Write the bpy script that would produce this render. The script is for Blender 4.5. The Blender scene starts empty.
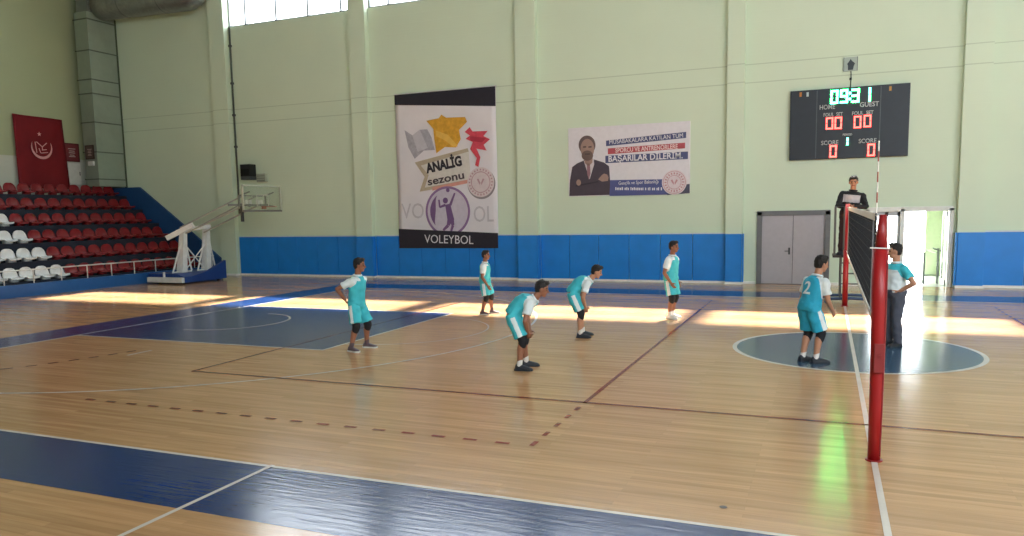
import bpy, bmesh, math, random
from mathutils import Vector, Matrix, noise
from mathutils.bvhtree import BVHTree
C = bpy.context.scene.collection
R = math.radians
V = Vector
random.seed(4)

# ------------------------------------------------------------------ materials
def lin(c):
    if isinstance(c, str):
        c = [int(c[i:i+2], 16)/255 for i in (0, 2, 4)]
    return tuple((x/12.92 if x <= .04045 else ((x+.055)/1.055)**2.4) for x in c[:3]) + (1,)

MATS = {}
def mat(name, col, rough=.6, metal=0, noise_amt=.06, noise_scale=8, bump=0, emit=None, es=0, spec=.5, coat=0):
    if name in MATS: return MATS[name]
    m = bpy.data.materials.new(name); m.use_nodes = True
    nt = m.node_tree; b = nt.nodes['Principled BSDF']
    c = lin(col)
    b.inputs['Roughness'].default_value = rough
    b.inputs['Metallic'].default_value = metal
    b.inputs['Specular IOR Level'].default_value = spec
    b.inputs['Coat Weight'].default_value = coat
    tc = nt.nodes.new('ShaderNodeTexCoord')
    nz = nt.nodes.new('ShaderNodeTexNoise'); nz.inputs['Scale'].default_value = noise_scale
    nz.inputs['Detail'].default_value = 4
    nt.links.new(tc.outputs['Object'], nz.inputs['Vector'])
    rp = nt.nodes.new('ShaderNodeValToRGB')
    rp.color_ramp.elements[0].position = .3; rp.color_ramp.elements[1].position = .7
    rp.color_ramp.elements[0].color = tuple(x*(1-noise_amt) for x in c[:3])+(1,)
    rp.color_ramp.elements[1].color = tuple(min(1, x*(1+noise_amt)) for x in c[:3])+(1,)
    nt.links.new(nz.outputs['Fac'], rp.inputs['Fac'])
    nt.links.new(rp.outputs['Color'], b.inputs['Base Color'])
    if bump:
        bp = nt.nodes.new('ShaderNodeBump'); bp.inputs['Strength'].default_value = bump
        bp.inputs['Distance'].default_value = .02
        nt.links.new(nz.outputs['Fac'], bp.inputs['Height']); nt.links.new(bp.outputs['Normal'], b.inputs['Normal'])
    if emit:
        b.inputs['Emission Color'].default_value = lin(emit); b.inputs['Emission Strength'].default_value = es
    MATS[name] = m
    return m

def math_node(nt, op, a, b=None, c=None):
    n = nt.nodes.new('ShaderNodeMath'); n.operation = op
    for i, v in enumerate((a, b, c)):
        if v is None: continue
        if isinstance(v, (int, float)): n.inputs[i].default_value = v
        else: nt.links.new(v, n.inputs[i])
    return n.outputs[0]

def wall_material(name, base, low=None, split=None, seams=(5.9, 6.42)):
    m = bpy.data.materials.new(name); m.use_nodes = True
    nt = m.node_tree; b = nt.nodes['Principled BSDF']; b.inputs['Roughness'].default_value = .75
    b.inputs['Specular IOR Level'].default_value = .25
    tc = nt.nodes.new('ShaderNodeTexCoord'); sp = nt.nodes.new('ShaderNodeSeparateXYZ')
    nt.links.new(tc.outputs['Object'], sp.inputs[0]); z = sp.outputs['Z']
    nz = nt.nodes.new('ShaderNodeTexNoise'); nz.inputs['Scale'].default_value = .7; nz.inputs['Detail'].default_value = 5
    nt.links.new(tc.outputs['Object'], nz.inputs['Vector'])
    mix = nt.nodes.new('ShaderNodeMixRGB'); c = lin(base)
    mix.inputs[1].default_value = tuple(x*.95 for x in c[:3])+(1,); mix.inputs[2].default_value = tuple(min(1, x*1.04) for x in c[:3])+(1,)
    nt.links.new(nz.outputs['Fac'], mix.inputs[0]); col = mix.outputs[0]
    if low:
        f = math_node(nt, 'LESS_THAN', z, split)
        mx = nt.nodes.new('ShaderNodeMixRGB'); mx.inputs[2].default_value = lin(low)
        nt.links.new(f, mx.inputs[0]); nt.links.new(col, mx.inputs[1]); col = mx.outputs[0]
    # panel joints
    tot = math_node(nt, 'LESS_THAN', z, -99)
    for s in seams:
        d = math_node(nt, 'ABSOLUTE', math_node(nt, 'SUBTRACT', z, s))
        l = math_node(nt, 'LESS_THAN', d, .014)
        tot = l if tot is None else math_node(nt, 'MAXIMUM', tot, l)
    mj = nt.nodes.new('ShaderNodeMixRGB'); mj.blend_type = 'MULTIPLY'; mj.inputs[2].default_value = (.76, .78, .76, 1)
    nt.links.new(tot, mj.inputs[0]); nt.links.new(col, mj.inputs[1]); col = mj.outputs[0]
    # shallow ribbed cladding
    fr = math_node(nt, 'FRACT', math_node(nt, 'MULTIPLY', z, 3.3))
    rib = math_node(nt, 'LESS_THAN', fr, .12)
    bp = nt.nodes.new('ShaderNodeBump'); bp.inputs['Strength'].default_value = .25; bp.inputs['Distance'].default_value = .01
    nt.links.new(rib, bp.inputs['Height']); nt.links.new(bp.outputs['Normal'], b.inputs['Normal'])
    nt.links.new(col, b.inputs['Base Color'])
    return m

def wood_material(name, base):
    m = bpy.data.materials.new(name); m.use_nodes = True
    nt = m.node_tree; b = nt.nodes['Principled BSDF']
    tc = nt.nodes.new('ShaderNodeTexCoord')
    br = nt.nodes.new('ShaderNodeTexBrick')
    br.inputs['Scale'].default_value = 1; br.inputs['Brick Width'].default_value = 1.9; br.inputs['Row Height'].default_value = .075
    br.inputs['Mortar Size'].default_value = .0012; br.inputs['Bias'].default_value = 0
    c = lin(base)
    br.inputs['Color1'].default_value = tuple(x*f for x, f in zip(c, (.88, .86, .82)))+(1,)
    br.inputs['Color2'].default_value = tuple(x*f for x, f in zip(c, (1.1, 1.1, 1.08)))+(1,)
    br.inputs['Mortar'].default_value = tuple(x*.7 for x in c[:3])+(1,)
    nt.links.new(tc.outputs['Object'], br.inputs['Vector'])
    mp = nt.nodes.new('ShaderNodeMapping'); mp.inputs['Scale'].default_value = (.9, 14, 1)
    nz = nt.nodes.new('ShaderNodeTexNoise'); nz.inputs['Scale'].default_value = 1.2; nz.inputs['Detail'].default_value = 6
    nt.links.new(tc.outputs['Object'], mp.inputs[0]); nt.links.new(mp.outputs[0], nz.inputs['Vector'])
    mx = nt.nodes.new('ShaderNodeMixRGB'); mx.blend_type = 'MULTIPLY'
    rp = nt.nodes.new('ShaderNodeValToRGB'); rp.color_ramp.elements[0].position = .3; rp.color_ramp.elements[1].position = .68
    rp.color_ramp.elements[0].color = (.72, .66, .58, 1); rp.color_ramp.elements[1].color = (1, 1, 1, 1)
    nt.links.new(nz.outputs['Fac'], rp.inputs[0]); mx.inputs[0].default_value = .75
    nt.links.new(br.outputs['Color'], mx.inputs[1]); nt.links.new(rp.outputs[0], mx.inputs[2])
    nt.links.new(mx.outputs[0], b.inputs['Base Color'])
    gloss(nt, b)
    return m

FLOOR_ROUGH = .17
def gloss(nt, b):
    b.inputs['Roughness'].default_value = FLOOR_ROUGH
    b.inputs['Specular IOR Level'].default_value = .42
    tc = nt.nodes.new('ShaderNodeTexCoord'); mp = nt.nodes.new('ShaderNodeMapping'); mp.inputs['Scale'].default_value = (2.2, 22, 1)
    nz = nt.nodes.new('ShaderNodeTexNoise'); nz.inputs['Scale'].default_value = 1.0; nz.inputs['Detail'].default_value = 3
    bp = nt.nodes.new('ShaderNodeBump'); bp.inputs['Strength'].default_value = .45; bp.inputs['Distance'].default_value = .004
    nt.links.new(tc.outputs['Object'], mp.inputs[0]); nt.links.new(mp.outputs[0], nz.inputs['Vector'])
    nt.links.new(nz.outputs['Fac'], bp.inputs['Height']); nt.links.new(bp.outputs['Normal'], b.inputs['Normal'])

def paint(name, col):
    m = mat(name, col, noise_amt=.08, noise_scale=3)
    gloss(m.node_tree, m.node_tree.nodes['Principled BSDF'])
    return m

def glass_material(name, tint=(1, 1, 1, 1), refl=.07):
    m = bpy.data.materials.new(name); m.use_nodes = True
    nt = m.node_tree; nt.nodes.clear()
    o = nt.nodes.new('ShaderNodeOutputMaterial'); t = nt.nodes.new('ShaderNodeBsdfTransparent'); g = nt.nodes.new('ShaderNodeBsdfGlossy')
    t.inputs['Color'].default_value = tint; g.inputs['Roughness'].default_value = .03
    mx = nt.nodes.new('ShaderNodeMixShader'); mx.inputs[0].default_value = refl
    nt.links.new(t.outputs[0], mx.inputs[1]); nt.links.new(g.outputs[0], mx.inputs[2]); nt.links.new(mx.outputs[0], o.inputs['Surface'])
    return m

# ------------------------------------------------------------------ mesh helpers
def box(bm, x0, x1, y0, y1, z0, z1, mi=0, bev=0):
    vs = [bm.verts.new((x, y, z)) for z in (z0, z1) for y in (y0, y1) for x in (x0, x1)]
    fs = [bm.faces.new([vs[i] for i in q]) for q in ((0, 2, 3, 1), (4, 5, 7, 6), (0, 1, 5, 4), (2, 6, 7, 3), (0, 4, 6, 2), (1, 3, 7, 5))]
    for f in fs: f.material_index = mi
    if bev:
        es = {e for f in fs for e in f.edges}
        bmesh.ops.bevel(bm, geom=list(es), offset=bev, segments=2, affect='EDGES', profile=.7)
    return bm

def frame_of(d):
    d = d.normalized(); a = V((0, 0, 1)) if abs(d.z) < .9 else V((1, 0, 0))
    u = d.cross(a).normalized(); return u, u.cross(d).normalized()

def loft(bm, rings, mi=0):
    vr = [[bm.verts.new(p) for p in r] for r in rings]
    n = len(vr[0])
    for a, b in zip(vr, vr[1:]):
        for i in range(n):
            f = bm.faces.new((a[i], a[(i+1) % n], b[(i+1) % n], b[i])); f.material_index = mi
    f = bm.faces.new(vr[0][::-1]); f.material_index = mi
    f = bm.faces.new(vr[-1]); f.material_index = mi

def tube(bm, pts, r, seg=8, mi=0, r2=None):
    pts = [V(p) for p in pts]; rings = []
    u = None
    for i, p in enumerate(pts):
        d = (pts[min(i+1, len(pts)-1)] - pts[max(i-1, 0)]).normalized()
        if u is None: u, w = frame_of(d)
        else:
            u = (u - d*u.dot(d)).normalized(); w = u.cross(d).normalized()
        rr = r if r2 is None else r + (r2-r)*i/(len(pts)-1)
        rings.append([p + (u*math.cos(2*math.pi*k/seg) + w*math.sin(2*math.pi*k/seg))*rr for k in range(seg)])
    loft(bm, rings, mi)

def bar(bm, a, b, w, h, mi=0):
    a, b = V(a), V(b); u, v = frame_of(b-a)
    loft(bm, [[p + u*sx*w/2 + v*sy*h/2 for sx, sy in ((-1, -1), (1, -1), (1, 1), (-1, 1))] for p in (a, b)], mi)

def capsule(bm, a, b, ra, rb, seg=12):
    a, b = V(a), V(b); d = (b-a); L = d.length
    d = d/L if L > 1e-6 else V((0, 0, 1)); u, w = frame_of(d)
    rings = []
    def ring(c, r): rings.append([c + (u*math.cos(2*math.pi*k/seg) + w*math.sin(2*math.pi*k/seg))*r for k in range(seg)])
    for t in (80, 55, 28, 0): ring(a - d*ra*math.sin(R(t)), ra*math.cos(R(t)))
    for t in (0, 28, 55, 80): ring(b + d*rb*math.sin(R(t)), rb*math.cos(R(t)))
    loft(bm, rings)

def ellipsoid(bm, c, ax, ay, az, rx, ry, rz, seg=16, ring_n=10):
    c = V(c); rings = []
    for i in range(ring_n+1):
        t = math.pi*(.02 + .96*i/ring_n)
        rings.append([c + az*(-rz*math.cos(t)) + (ax*rx*math.cos(2*math.pi*k/seg) + ay*ry*math.sin(2*math.pi*k/seg))*math.sin(t) for k in range(seg)])
    loft(bm, rings)

def poly(bm, pts, mi=0):
    f = bm.faces.new([bm.verts.new(p) for p in pts]); f.material_index = mi; return f

def prism(bm, pts, off, mi=0):
    off = V(off); loft(bm, [[V(p) for p in pts], [V(p)+off for p in pts]], mi)

def obj(name, bm, mats, parent=None, loc=None, smooth=False, rec=True):
    if rec: bmesh.ops.recalc_face_normals(bm, faces=bm.faces[:])
    me = bpy.data.meshes.new(name); bm.to_mesh(me); bm.free()
    for m in (mats if isinstance(mats, (list, tuple)) else [mats]): me.materials.append(m)
    if smooth:
        for p in me.polygons: p.use_smooth = True
    o = bpy.data.objects.new(name, me); C.objects.link(o)
    if parent: o.parent = parent
    if loc: o.location = loc
    return o

def NB(): return bmesh.new()

def tag(o, label, cat, group=None):
    o['label'] = label; o['category'] = cat; o['kind'] = 'thing'
    if group: o['group'] = group
    return o
def thing(name, label, cat, loc=(0, 0, 0), rz=0, group=None):
    o = bpy.data.objects.new(name, None); o.empty_display_size = .2; C.objects.link(o)
    o.location = loc; o.rotation_euler = (0, 0, rz)
    return tag(o, label, cat, group)
def struct(o, label=None):
    o['kind'] = 'structure'
    if label: o['label'] = label
    return o

def text_mesh(body, size, depth=.004, bold=0, align='CENTER', spacing=1.0):
    cu = bpy.data.curves.new('t', 'FONT'); cu.body = body; cu.size = size; cu.extrude = depth; cu.offset = bold
    cu.align_x = align; cu.align_y = 'CENTER'; cu.space_character = spacing; cu.resolution_u = 3
    o = bpy.data.objects.new('t', cu); C.objects.link(o)
    bpy.context.view_layer.update()
    me = bpy.data.meshes.new_from_object(o.evaluated_get(bpy.context.evaluated_depsgraph_get()))
    bpy.data.objects.remove(o); bpy.data.curves.remove(cu)
    return me

def wall_text(name, body, x, z, y, h, m, parent, width=None, slant=0, bold=0, shear=0):
    """text standing upright in an XZ plane, read from -Y; h = cap height; slant in radians"""
    me = text_mesh(body, h/.72, .003, bold)
    xs = [v.co.x for v in me.vertices]; w = max(xs)-min(xs); cx = (max(xs)+min(xs))/2
    s = (width/w) if width else 1
    for v in me.vertices:
        px, pz = (v.co.x-cx)*s + shear*v.co.y, v.co.y
        X = x + px*math.cos(slant) - pz*math.sin(slant); Z = z + px*math.sin(slant) + pz*math.cos(slant)
        v.co = (X, y - v.co.z, Z)
    me.materials.clear(); me.materials.append(m)
    o = bpy.data.objects.new(name, me); C.objects.link(o); o.parent = parent
    return o

# ------------------------------------------------------------------ palette
wall_m = wall_material('painted wall', 'd3e2cd')
wall_left_m = wall_material('end wall darkened for dim light', 'b0b996', low='c8ccc2', split=4.75, seams=())  # far wall's paint darkened in colour for weaker light; lower band is paler paint
wall_other_m = mat('plain wall', 'd6dcc4', .8)
ceil_m = mat('ceiling paint', '83857f', .85)
white_m = mat('white paint', 'eeeeea', .45)
blue_pad_m = mat('blue pad vinyl', '1f84de', .38, noise_amt=.06, noise_scale=2.5, spec=.4)
dark_m = mat('dark gap', '22262c', .7)
steel_m = mat('dark steel', '4a4d50', .45, .3)
alu_m = mat('aluminium', 'd5d7d8', .35, .5)
glass_m = glass_material('window glass')
board_glass_m = glass_material('board glass', (.93, .96, .95, 1), .10)

# ================================================================== FLOOR
wood = wood_material('varnished maple', 'cba076')
blue_f = paint('blue floor paint', '1f3a70')
grey_f = paint('grey blue floor paint', '3c5670')
white_f = paint('white line paint', 'd9d1c9')
red_f = paint('dark red line paint', '8a3226')
bolt_f = mat('floor bolt', '4a3c30', .5)
fb = NB()
X0, X1, Y0, Y1 = -28.9, 28.9, -17.0, 10.95
poly(fb, [(X0, Y0, 0), (X1, Y0, 0), (X1, Y1, 0), (X0, Y1, 0)], 0)
poly(fb, [(-2.4, Y1, 0), (-.3, Y1, 0), (-.3, Y1+.3, 0), (-2.4, Y1+.3, 0)], 0)
def fr(x0, x1, y0, y1, z, mi): poly(fb, [(x0, y0, z), (x1, y0, z), (x1, y1, z), (x0, y1, z)], mi)
def ring_strip(cx, cy, r0, r1, a0, a1, z, mi, n=64):
    for i in range(n):
        a, b = a0+(a1-a0)*i/n, a0+(a1-a0)*(i+1)/n
        poly(fb, [(cx+r0*math.cos(a), cy+r0*math.sin(a), z), (cx+r1*math.cos(a), cy+r1*math.sin(a), z), (cx+r1*math.cos(b), cy+r1*math.sin(b), z), (cx+r0*math.cos(b), cy+r0*math.sin(b), z)], mi)
z1, z2, z3, z4 = .0015, .003, .0045, .006
# blue border of the basketball court
fr(-15.15, 15.15, -8.62, -7.56, z1, 1); fr(-15.15, 15.15, 7.3, 8.62, z1, 1)
fr(-15.15, -14.0, -7.56, 7.3, z1, 1); fr(14.0, 15.15, -7.56, 7.3, z1, 1)
# keys, free throw circles, centre circle
for s in (-1, 1):
    fr(min(s*14, s*8.2), max(s*14, s*8.2), -2.45, 2.45, z1, 1)
    for yy in (-2.45, 2.40): fr(min(s*14, s*8.2), max(s*14, s*8.2), yy, yy+.05, z2, 3)
    fr(s*8.2-.025, s*8.2+.025, -2.45, 2.45, z2, 3)
    a = 0 if s < 0 else math.pi
    ring_strip(s*8.2, 0, 1.78, 1.81, a-math.pi/2, a+math.pi/2, z2, 3, 40)
    ring_strip(s*12.425, 0, 1.25, 1.30, a-math.pi/2, a+math.pi/2, z3, 3, 40)
    lim = math.acos(1.425/6.72) if s < 0 else 0
    half = math.asin(6.6/6.72)
    ring_strip(s*12.425, 0, 6.67, 6.72, a-half, a+half, z3, 3, 90)
    for yy in (-6.62, 6.57): fr(min(s*14, s*11.2), max(s*14, s*11.2), yy, yy+.05, z3, 3)
    fr(s*14-.03, s*14+.03, -7.6, 7.6, z2, 3)
ring_strip(0, 0, 0.001, 1.75, 0, 2*math.pi, z1, 2, 72)
ring_strip(0, 0, 1.74, 1.81, 0, 2*math.pi, z2, 3, 72)
fr(-14, 14, -7.595, -7.55, z2, 3); fr(-14, 14, 7.24, 7.3, z2, 3)
fr(-.025, .025, -7.55, 7.3, z3, 3)
for s in (-5, 5): fr(s-.022, s+.022, -10.2, -7.54, z3, 3)
# volleyball lines
for yy in (-4.5, 4.45): fr(-9, 9, yy, yy+.05, z3, 4)
for xx in (-9, -3, 3, 9): fr(xx-.025, xx+.025, -4.5, 4.5, z3, 4)
for sx in (-1, 1):
    for sy in (-1, 1):
        for k in range(5):
            yc = sy*(4.5+.2+.075+.35*k); fr(sx*3-.025, sx*3+.025, yc-.075, yc+.075, z3, 4)
    k = 0
    while 3.3+.35*k < 9.05:
        xc = sx*(3.3+.35*k); fr(xc-.075, xc+.075, -6.275, -6.225, z3, 4); k += 1
# dashed arc and a short white mark near the left end
dp = [(-12.25, -5.6), (-12.03, -5.28), (-11.85, -5.0), (-11.73, -4.72), (-11.62, -4.45), (-11.52, -4.17), (-11.44, -3.87), (-11.36, -3.57), (-11.31, -3.25)]
for (ax, ay), (bx, by) in zip(dp, dp[1:]):
    d = V((bx-ax, by-ay, 0)); n = V((-d.y, d.x, 0)).normalized()*.025; a = V((ax, ay, z3)); b = a + d*.5
    poly(fb, [a-n, b-n, b+n, a+n], 4)
fr(-11.11, -11.06, -3.8, -3.3, z3, 3)
ring_strip(-1.1, -7.2, .001, .03, 0, 2*math.pi, z3, 5, 12)
floor = obj('floor', fb, [wood, blue_f, grey_f, white_f, red_f, bolt_f], rec=False)
struct(floor, 'varnished light wood sports floor with blue borders and painted court lines')

# ================================================================== ROOM SHELL
H = 13.3
SILL, WTOP = 9.5, 12.75
PIL = [(-22.6, -21.85), (-16.25, -15.57), (-9.91, -9.21), (-3.22, -2.73), (2.84, 3.49), (9.2, 9.9), (15.55, 16.25), (21.85, 22.55)]
BAYS = [(-28.7, -22.6)] + [(a[1], b[0]) for a, b in zip(PIL, PIL[1:])] + [(22.55, 28.7)]
D2 = (.6, 2.72, 2.16)           # open doorway x0, x1, height
D1 = (-2.31, -.34, 2.14)        # closed double door
w = NB()
YW = 10.95; TH = .3
# lower wall around the two door openings
for x0, x1, zz0, zz1 in ((X0, D1[0], 0, SILL), (D1[0], D1[1], D1[2], SILL), (D1[1], D2[0], 0, SILL), (D2[0], D2[1], D2[2], SILL), (D2[1], X1, 0, SILL)):
    box(w, x0, x1, YW, YW+TH, zz0, zz1)
box(w, X0, X1, YW, YW+TH, WTOP, H)
xs = [X0] + [c for b in BAYS[1:-1] for c in b] + [X1]
for i in range(0, len(xs), 2): box(w, xs[i], xs[i+1], YW, YW+TH, SILL, WTOP)
struct(obj('wall_far', w, wall_m), 'tall pale green wall with high windows')
for i, (a, b) in enumerate(PIL):
    p = NB(); box(p, a, b, YW-.22, YW, 0, H)
    struct(obj('trim_%d' % (i+1), p, wall_m), 'pale green wall pilaster')
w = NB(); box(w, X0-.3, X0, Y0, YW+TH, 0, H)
struct(obj('wall_left', w, wall_left_m), 'green end wall, dimness set in its colour, behind the grandstand')
w = NB(); box(w, X1, X1+.3, Y0, YW+TH, 0, H)
struct(obj('wall_right', w, wall_other_m))
w = NB()
NWIN = [(1, 9), (10, 18), (19, 27.5)]; NS, NT = 5.0, 11.6
xs = [X0] + [c for b in NWIN for c in b] + [X1]
box(w, X0, X1, Y0-.3, Y0, 0, NS); box(w, X0, X1, Y0-.3, Y0, NT, H)
for i in range(0, len(xs), 2): box(w, xs[i], xs[i+1], Y0-.3, Y0, NS, NT)
struct(obj('wall_near', w, wall_other_m))
w = NB(); box(w, X0-.3, X1+.3, Y0-.3, YW+TH, H, H+.3)
struct(obj('ceiling', w, ceil_m))

# far windows
frame_m = mat('window frame', '8d9298', .5)
for i, (a, b) in enumerate(BAYS[1:-1]):
    f = NB()
    y0, y1 = YW+.08, YW+.2
    box(f, a, b, y0, y1, SILL, SILL+.07); box(f, a, b, y0, y1, WTOP-.07, WTOP)
    xx = [a+.03, b-.03]; k = a+.8
    while k < b-.1: xx.append(k); k += 1.44
    for x in xx: box(f, x-.035, x+.035, y0, y1, SILL, WTOP)
    box(f, a, b, y0+.01, y1-.01, (SILL+WTOP)/2-.03, (SILL+WTOP)/2+.03)
    wo = struct(obj('window_%d' % (i+1), f, frame_m), 'high bright window band')
    g = NB(); box(g, a, b, YW+.135, YW+.145, SILL, WTOP)
    struct(obj('pane', g, glass_m, wo))
for i, (a, b) in enumerate(NWIN):
    f = NB(); k = a
    while k <= b+.01: box(f, k-.04, k+.04, Y0-.2, Y0-.1, NS, NT); k += (b-a)/4
    for z in (NS, (NS+NT)/2, NT): box(f, a, b, Y0-.2, Y0-.1, z-.04, z+.04)
    struct(obj('window_%d' % (i+10), f, frame_m))
# white skirting on the far wall
bs = NB()
for a, b in ((X0, D1[0]-.06), (D1[1]+.06, D2[0]-.08), (D2[1]+.08, X1)): box(bs, a, b, YW-.08, YW, 0, .07)
for a, b in PIL[:5]: box(bs, a-.01, b+.01, YW-.30, YW-.08, 0, .07)
struct(obj('baseboard_far', bs, white_m))

# ------------------------------------------------------------------ doors
dframe_m = mat('grey door frame', '6f7074', .5)
leaf_m = mat('pale grey door', 'b3aeb6', .5, noise_amt=.03)
f = NB(); x0, x1, h = D1
for a, b, c, d in ((x0-.02, x0+.12, 0, h), (x1-.12, x1+.02, 0, h), (x0-.02, x1+.02, h-.12, h+.02)): box(f, a, b, YW-.05, YW+.15, c, d, bev=.008)
door = struct(obj('door_1', f, dframe_m), 'closed pale grey double door in a dark grey frame')
xm = (x0+x1)/2
for a, b in ((x0+.12, xm-.006), (xm+.006, x1-.12)):
    l = NB(); box(l, a, b, YW+.02, YW+.07, .01, h-.12, bev=.006); struct(obj('door_leaf', l, leaf_m, door))
hd = NB(); box(hd, xm-.12, xm-.07, YW-.0, YW+.02, .88, 1.08); bar(hd, (xm-.095, YW-.03, .98), (xm-.22, YW-.03, .98), .022, .022); bar(hd, (xm-.095, YW+.02, .98), (xm-.095, YW-.04, .98), .02, .02)
struct(obj('door_handle', hd, steel_m, door))
b = NB(); box(b, x0-.1, x1+.1, YW+.2, YW+.28, 0, h+.1); struct(obj('door_backing', b, dark_m, door))

wframe_m = mat('white door frame', 'dfe0dc', .45)
f = NB(); x0, x1, h = D2
for a, b, c, d in ((x0-.02, x0+.1, 0, h), (x1-.06, x1+.05, 0, h), (x0-.02, x1+.05, h-.08, h+.05), (1.47, 1.58, 0, h)): box(f, a, b, YW-.05, YW+.18, c, d, bev=.008)
door2 = struct(obj('door_2', f, wframe_m), 'white framed glazed doorway standing open to bright daylight')
l = NB()
for a, b, c, d in ((.7, .80, 0, h-.08), (1.40, 1.47, 0, h-.08), (1.08, 1.17, 0, h-.08), (.7, 1.47, 0, .2), (.7, 1.47, h-.2, h-.08)): box(l, a, b, YW+.03, YW+.09, c, d)
lf = struct(obj('door_leaf', l, mat('grey aluminium leaf', 'a9abae', .4, .2), door2))
g = NB(); box(g, .78, 1.42, YW+.055, YW+.065, .2, h-.2); struct(obj('pane', g, glass_m, lf))
# opened right hand leaf, folded back into the lobby
l = NB()
for c, d in ((11.3, 11.39), (12.1, 12.19)): box(l, 2.66, 2.71, c, d, 0, h-.1)
for c, d in ((0, .15), (h-.22, h-.1)): box(l, 2.66, 2.71, 11.3, 12.19, c, d)
lf = struct(obj('door_leaf', l, wframe_m, door2))
g = NB(); box(g, 2.68, 2.69, 11.39, 12.1, .15, h-.22); struct(obj('pane', g, glass_m, lf))
# lobby behind the doorway, open to the outside at its back
lobby_wall = mat('lobby green wall', 'a9b59c', .8); lobby_floor = mat('lobby floor', 'd2d2ce', .35)
b = NB()
LB = 14.6
box(b, 3.25, 3.42, YW+TH, LB, 0, 3); box(b, -.6, -.4, YW+TH, LB, 0, 3)
box(b, -.4, 3.42, YW+TH, LB, 2.6, 3)
struct(obj('wall_lobby', b, lobby_wall), 'pale green lobby wall behind the open doorway')
b = NB(); box(b, 2.5, 3.42, LB, LB+.2, 0, 3); box(b, -.6, 3.42, LB, LB+.2, 2.45, 3)
struct(obj('wall_lobby_back', b, lobby_wall), 'pale green end wall of the lobby')
b = NB(); box(b, -.6, 3.42, YW, LB+.2, -.1, .002); struct(obj('floor_lobby', b, lobby_floor))
b = NB(); box(b, -25, 25, LB+.2, 60, -.2, -.02); struct(obj('ground', b, mat('bright paving outside', 'e9e6df', .8)))
b = NB(); box(b, -60, 60, -80, Y0-.4, -.6, -.3); struct(obj('ground_added', b, mat('added dark ground', '5a6048', .9)))  # unseen ground, added dark so less light rises through the near windows

# ================================================================== WALL PADS
def pad(x0, x1, y, i=0, z0=.07, z1=1.5):
    b = NB()
    if y < YW-.1:
        if x0 < 0: box(b, x1+.003, x1+.045, y-.075, YW-.085, z0, z1, bev=.012)
        else: box(b, x0-.045, x0-.003, y-.075, YW-.085, z0, z1, bev=.012)
    box(b, x0+.006, x1-.006, y-.075, y-.022, z0, z1, bev=.018)
    return obj('wall_pad', b, blue_pad_m)
ORD = ['first', 'second', 'third', 'fourth', 'fifth', 'sixth', 'seventh', 'eighth', 'ninth', 'tenth', 'eleventh', 'twelfth', 'thirteenth', 'fourteenth', 'fifteenth', 'sixteenth', 'seventeenth', 'eighteenth', 'nineteenth', 'twentieth', 'twenty first', 'twenty second']
left_pads = []
spans = []
def split(a, b, n, y): return [(a+(b-a)*k/n, a+(b-a)*(k+1)/n, y) for k in range(n)]
spans += split(-21.8, -16.25, 6, YW) + [(-16.25, -15.56, YW-.22)] + split(-15.521, -9.91, 6, YW) + [(-9.91, -9.20, YW-.22)] + split(-9.161, -3.22, 6, YW) + [(-3.22, -2.73, YW-.22)]
for i, (a, b, y) in enumerate(reversed(spans)):
    o = pad(a, b, y)
    on = ' on a pilaster' if y < YW-.1 else ''
    tag(o, '%s blue wall pad%s leftwards from the closed grey double door' % (ORD[i], on), 'wall pad', 'blue wall pads left of the doors')
spans = [(2.84, 3.49, YW-.22)] + split(3.49, 9.2, 6, YW)
for i, (a, b, y) in enumerate(spans):
    o = pad(a, b, y)
    on = ' on a pilaster' if y < YW-.1 else ''
    tag(o, '%s blue wall pad%s rightwards from the open white doorway' % (ORD[i], on), 'wall pad', 'blue wall pads right of the doors')
t = NB()
for a, b, y in ((-21.8, -2.73, YW), (2.84, 9.2, YW)): box(t, a, b, y-.08, y, 1.502, 1.54)
struct(obj('trim_20', t, mat('pale ledge', 'c9d6dc', .5)), 'thin pale ledge along the top of the blue pads')

# ================================================================== GRANDSTAND
seat_red_m = mat('red seat plastic', '85161f', .4, noise_amt=.12, noise_scale=3)
seat_white_m = mat('white seat plastic', 'e3e6ea', .4)
tier_m = mat('dark navy tier', '1c2334', .75, noise_amt=.2, noise_scale=2)
kerb_m = mat('blue kerb paint', '1f5a9c', .5)
side_m = mat('blue side panel paint', '1c4d84', .55)
gs = thing('grandstand', 'stepped dark grandstand with blue front kerb along the left end wall', 'grandstand', (-22.7, 4, 0))
def child(name, bm, m, parent, **k):
    o = obj(name, bm, m, parent, **k)
    o.matrix_parent_inverse = Matrix.Translation(parent.location).inverted() if parent.rotation_euler.z == 0 else (Matrix.Translation(parent.location) @ Matrix.Rotation(parent.rotation_euler.z, 4, 'Z')).inverted()
    return o
DEP, RISE = .85, .57
YA, YB = -8.0, 10.78
for k in range(6):
    b = NB(); xb = -23.3-DEP*k; x_end = max(-28.88, xb-DEP) if k < 5 else -28.88
    box(b, x_end, xb, YA, YB, 0.0, .40+RISE*k)
    child('tier', b, tier_m, gs)
b = NB(); box(b, -22.85, -22.7, YA, YB, 0, .38, bev=.01); child('front_kerb', b, kerb_m, gs)
b = NB(); box(b, -23.3, -22.85, YA, YB, 0, .2); child('front_walkway', b, tier_m, gs)
b = NB()
prism(b, [(-22.4, 10.8, 0), (-22.4, 10.8, .42), (-24.67, 10.8, 2.08), (-26.85, 10.8, 3.6), (-28.85, 10.8, 3.6), (-28.85, 10.8, 0)], (0, .1, 0))
child('side_panel', b, side_m, gs)
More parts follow.
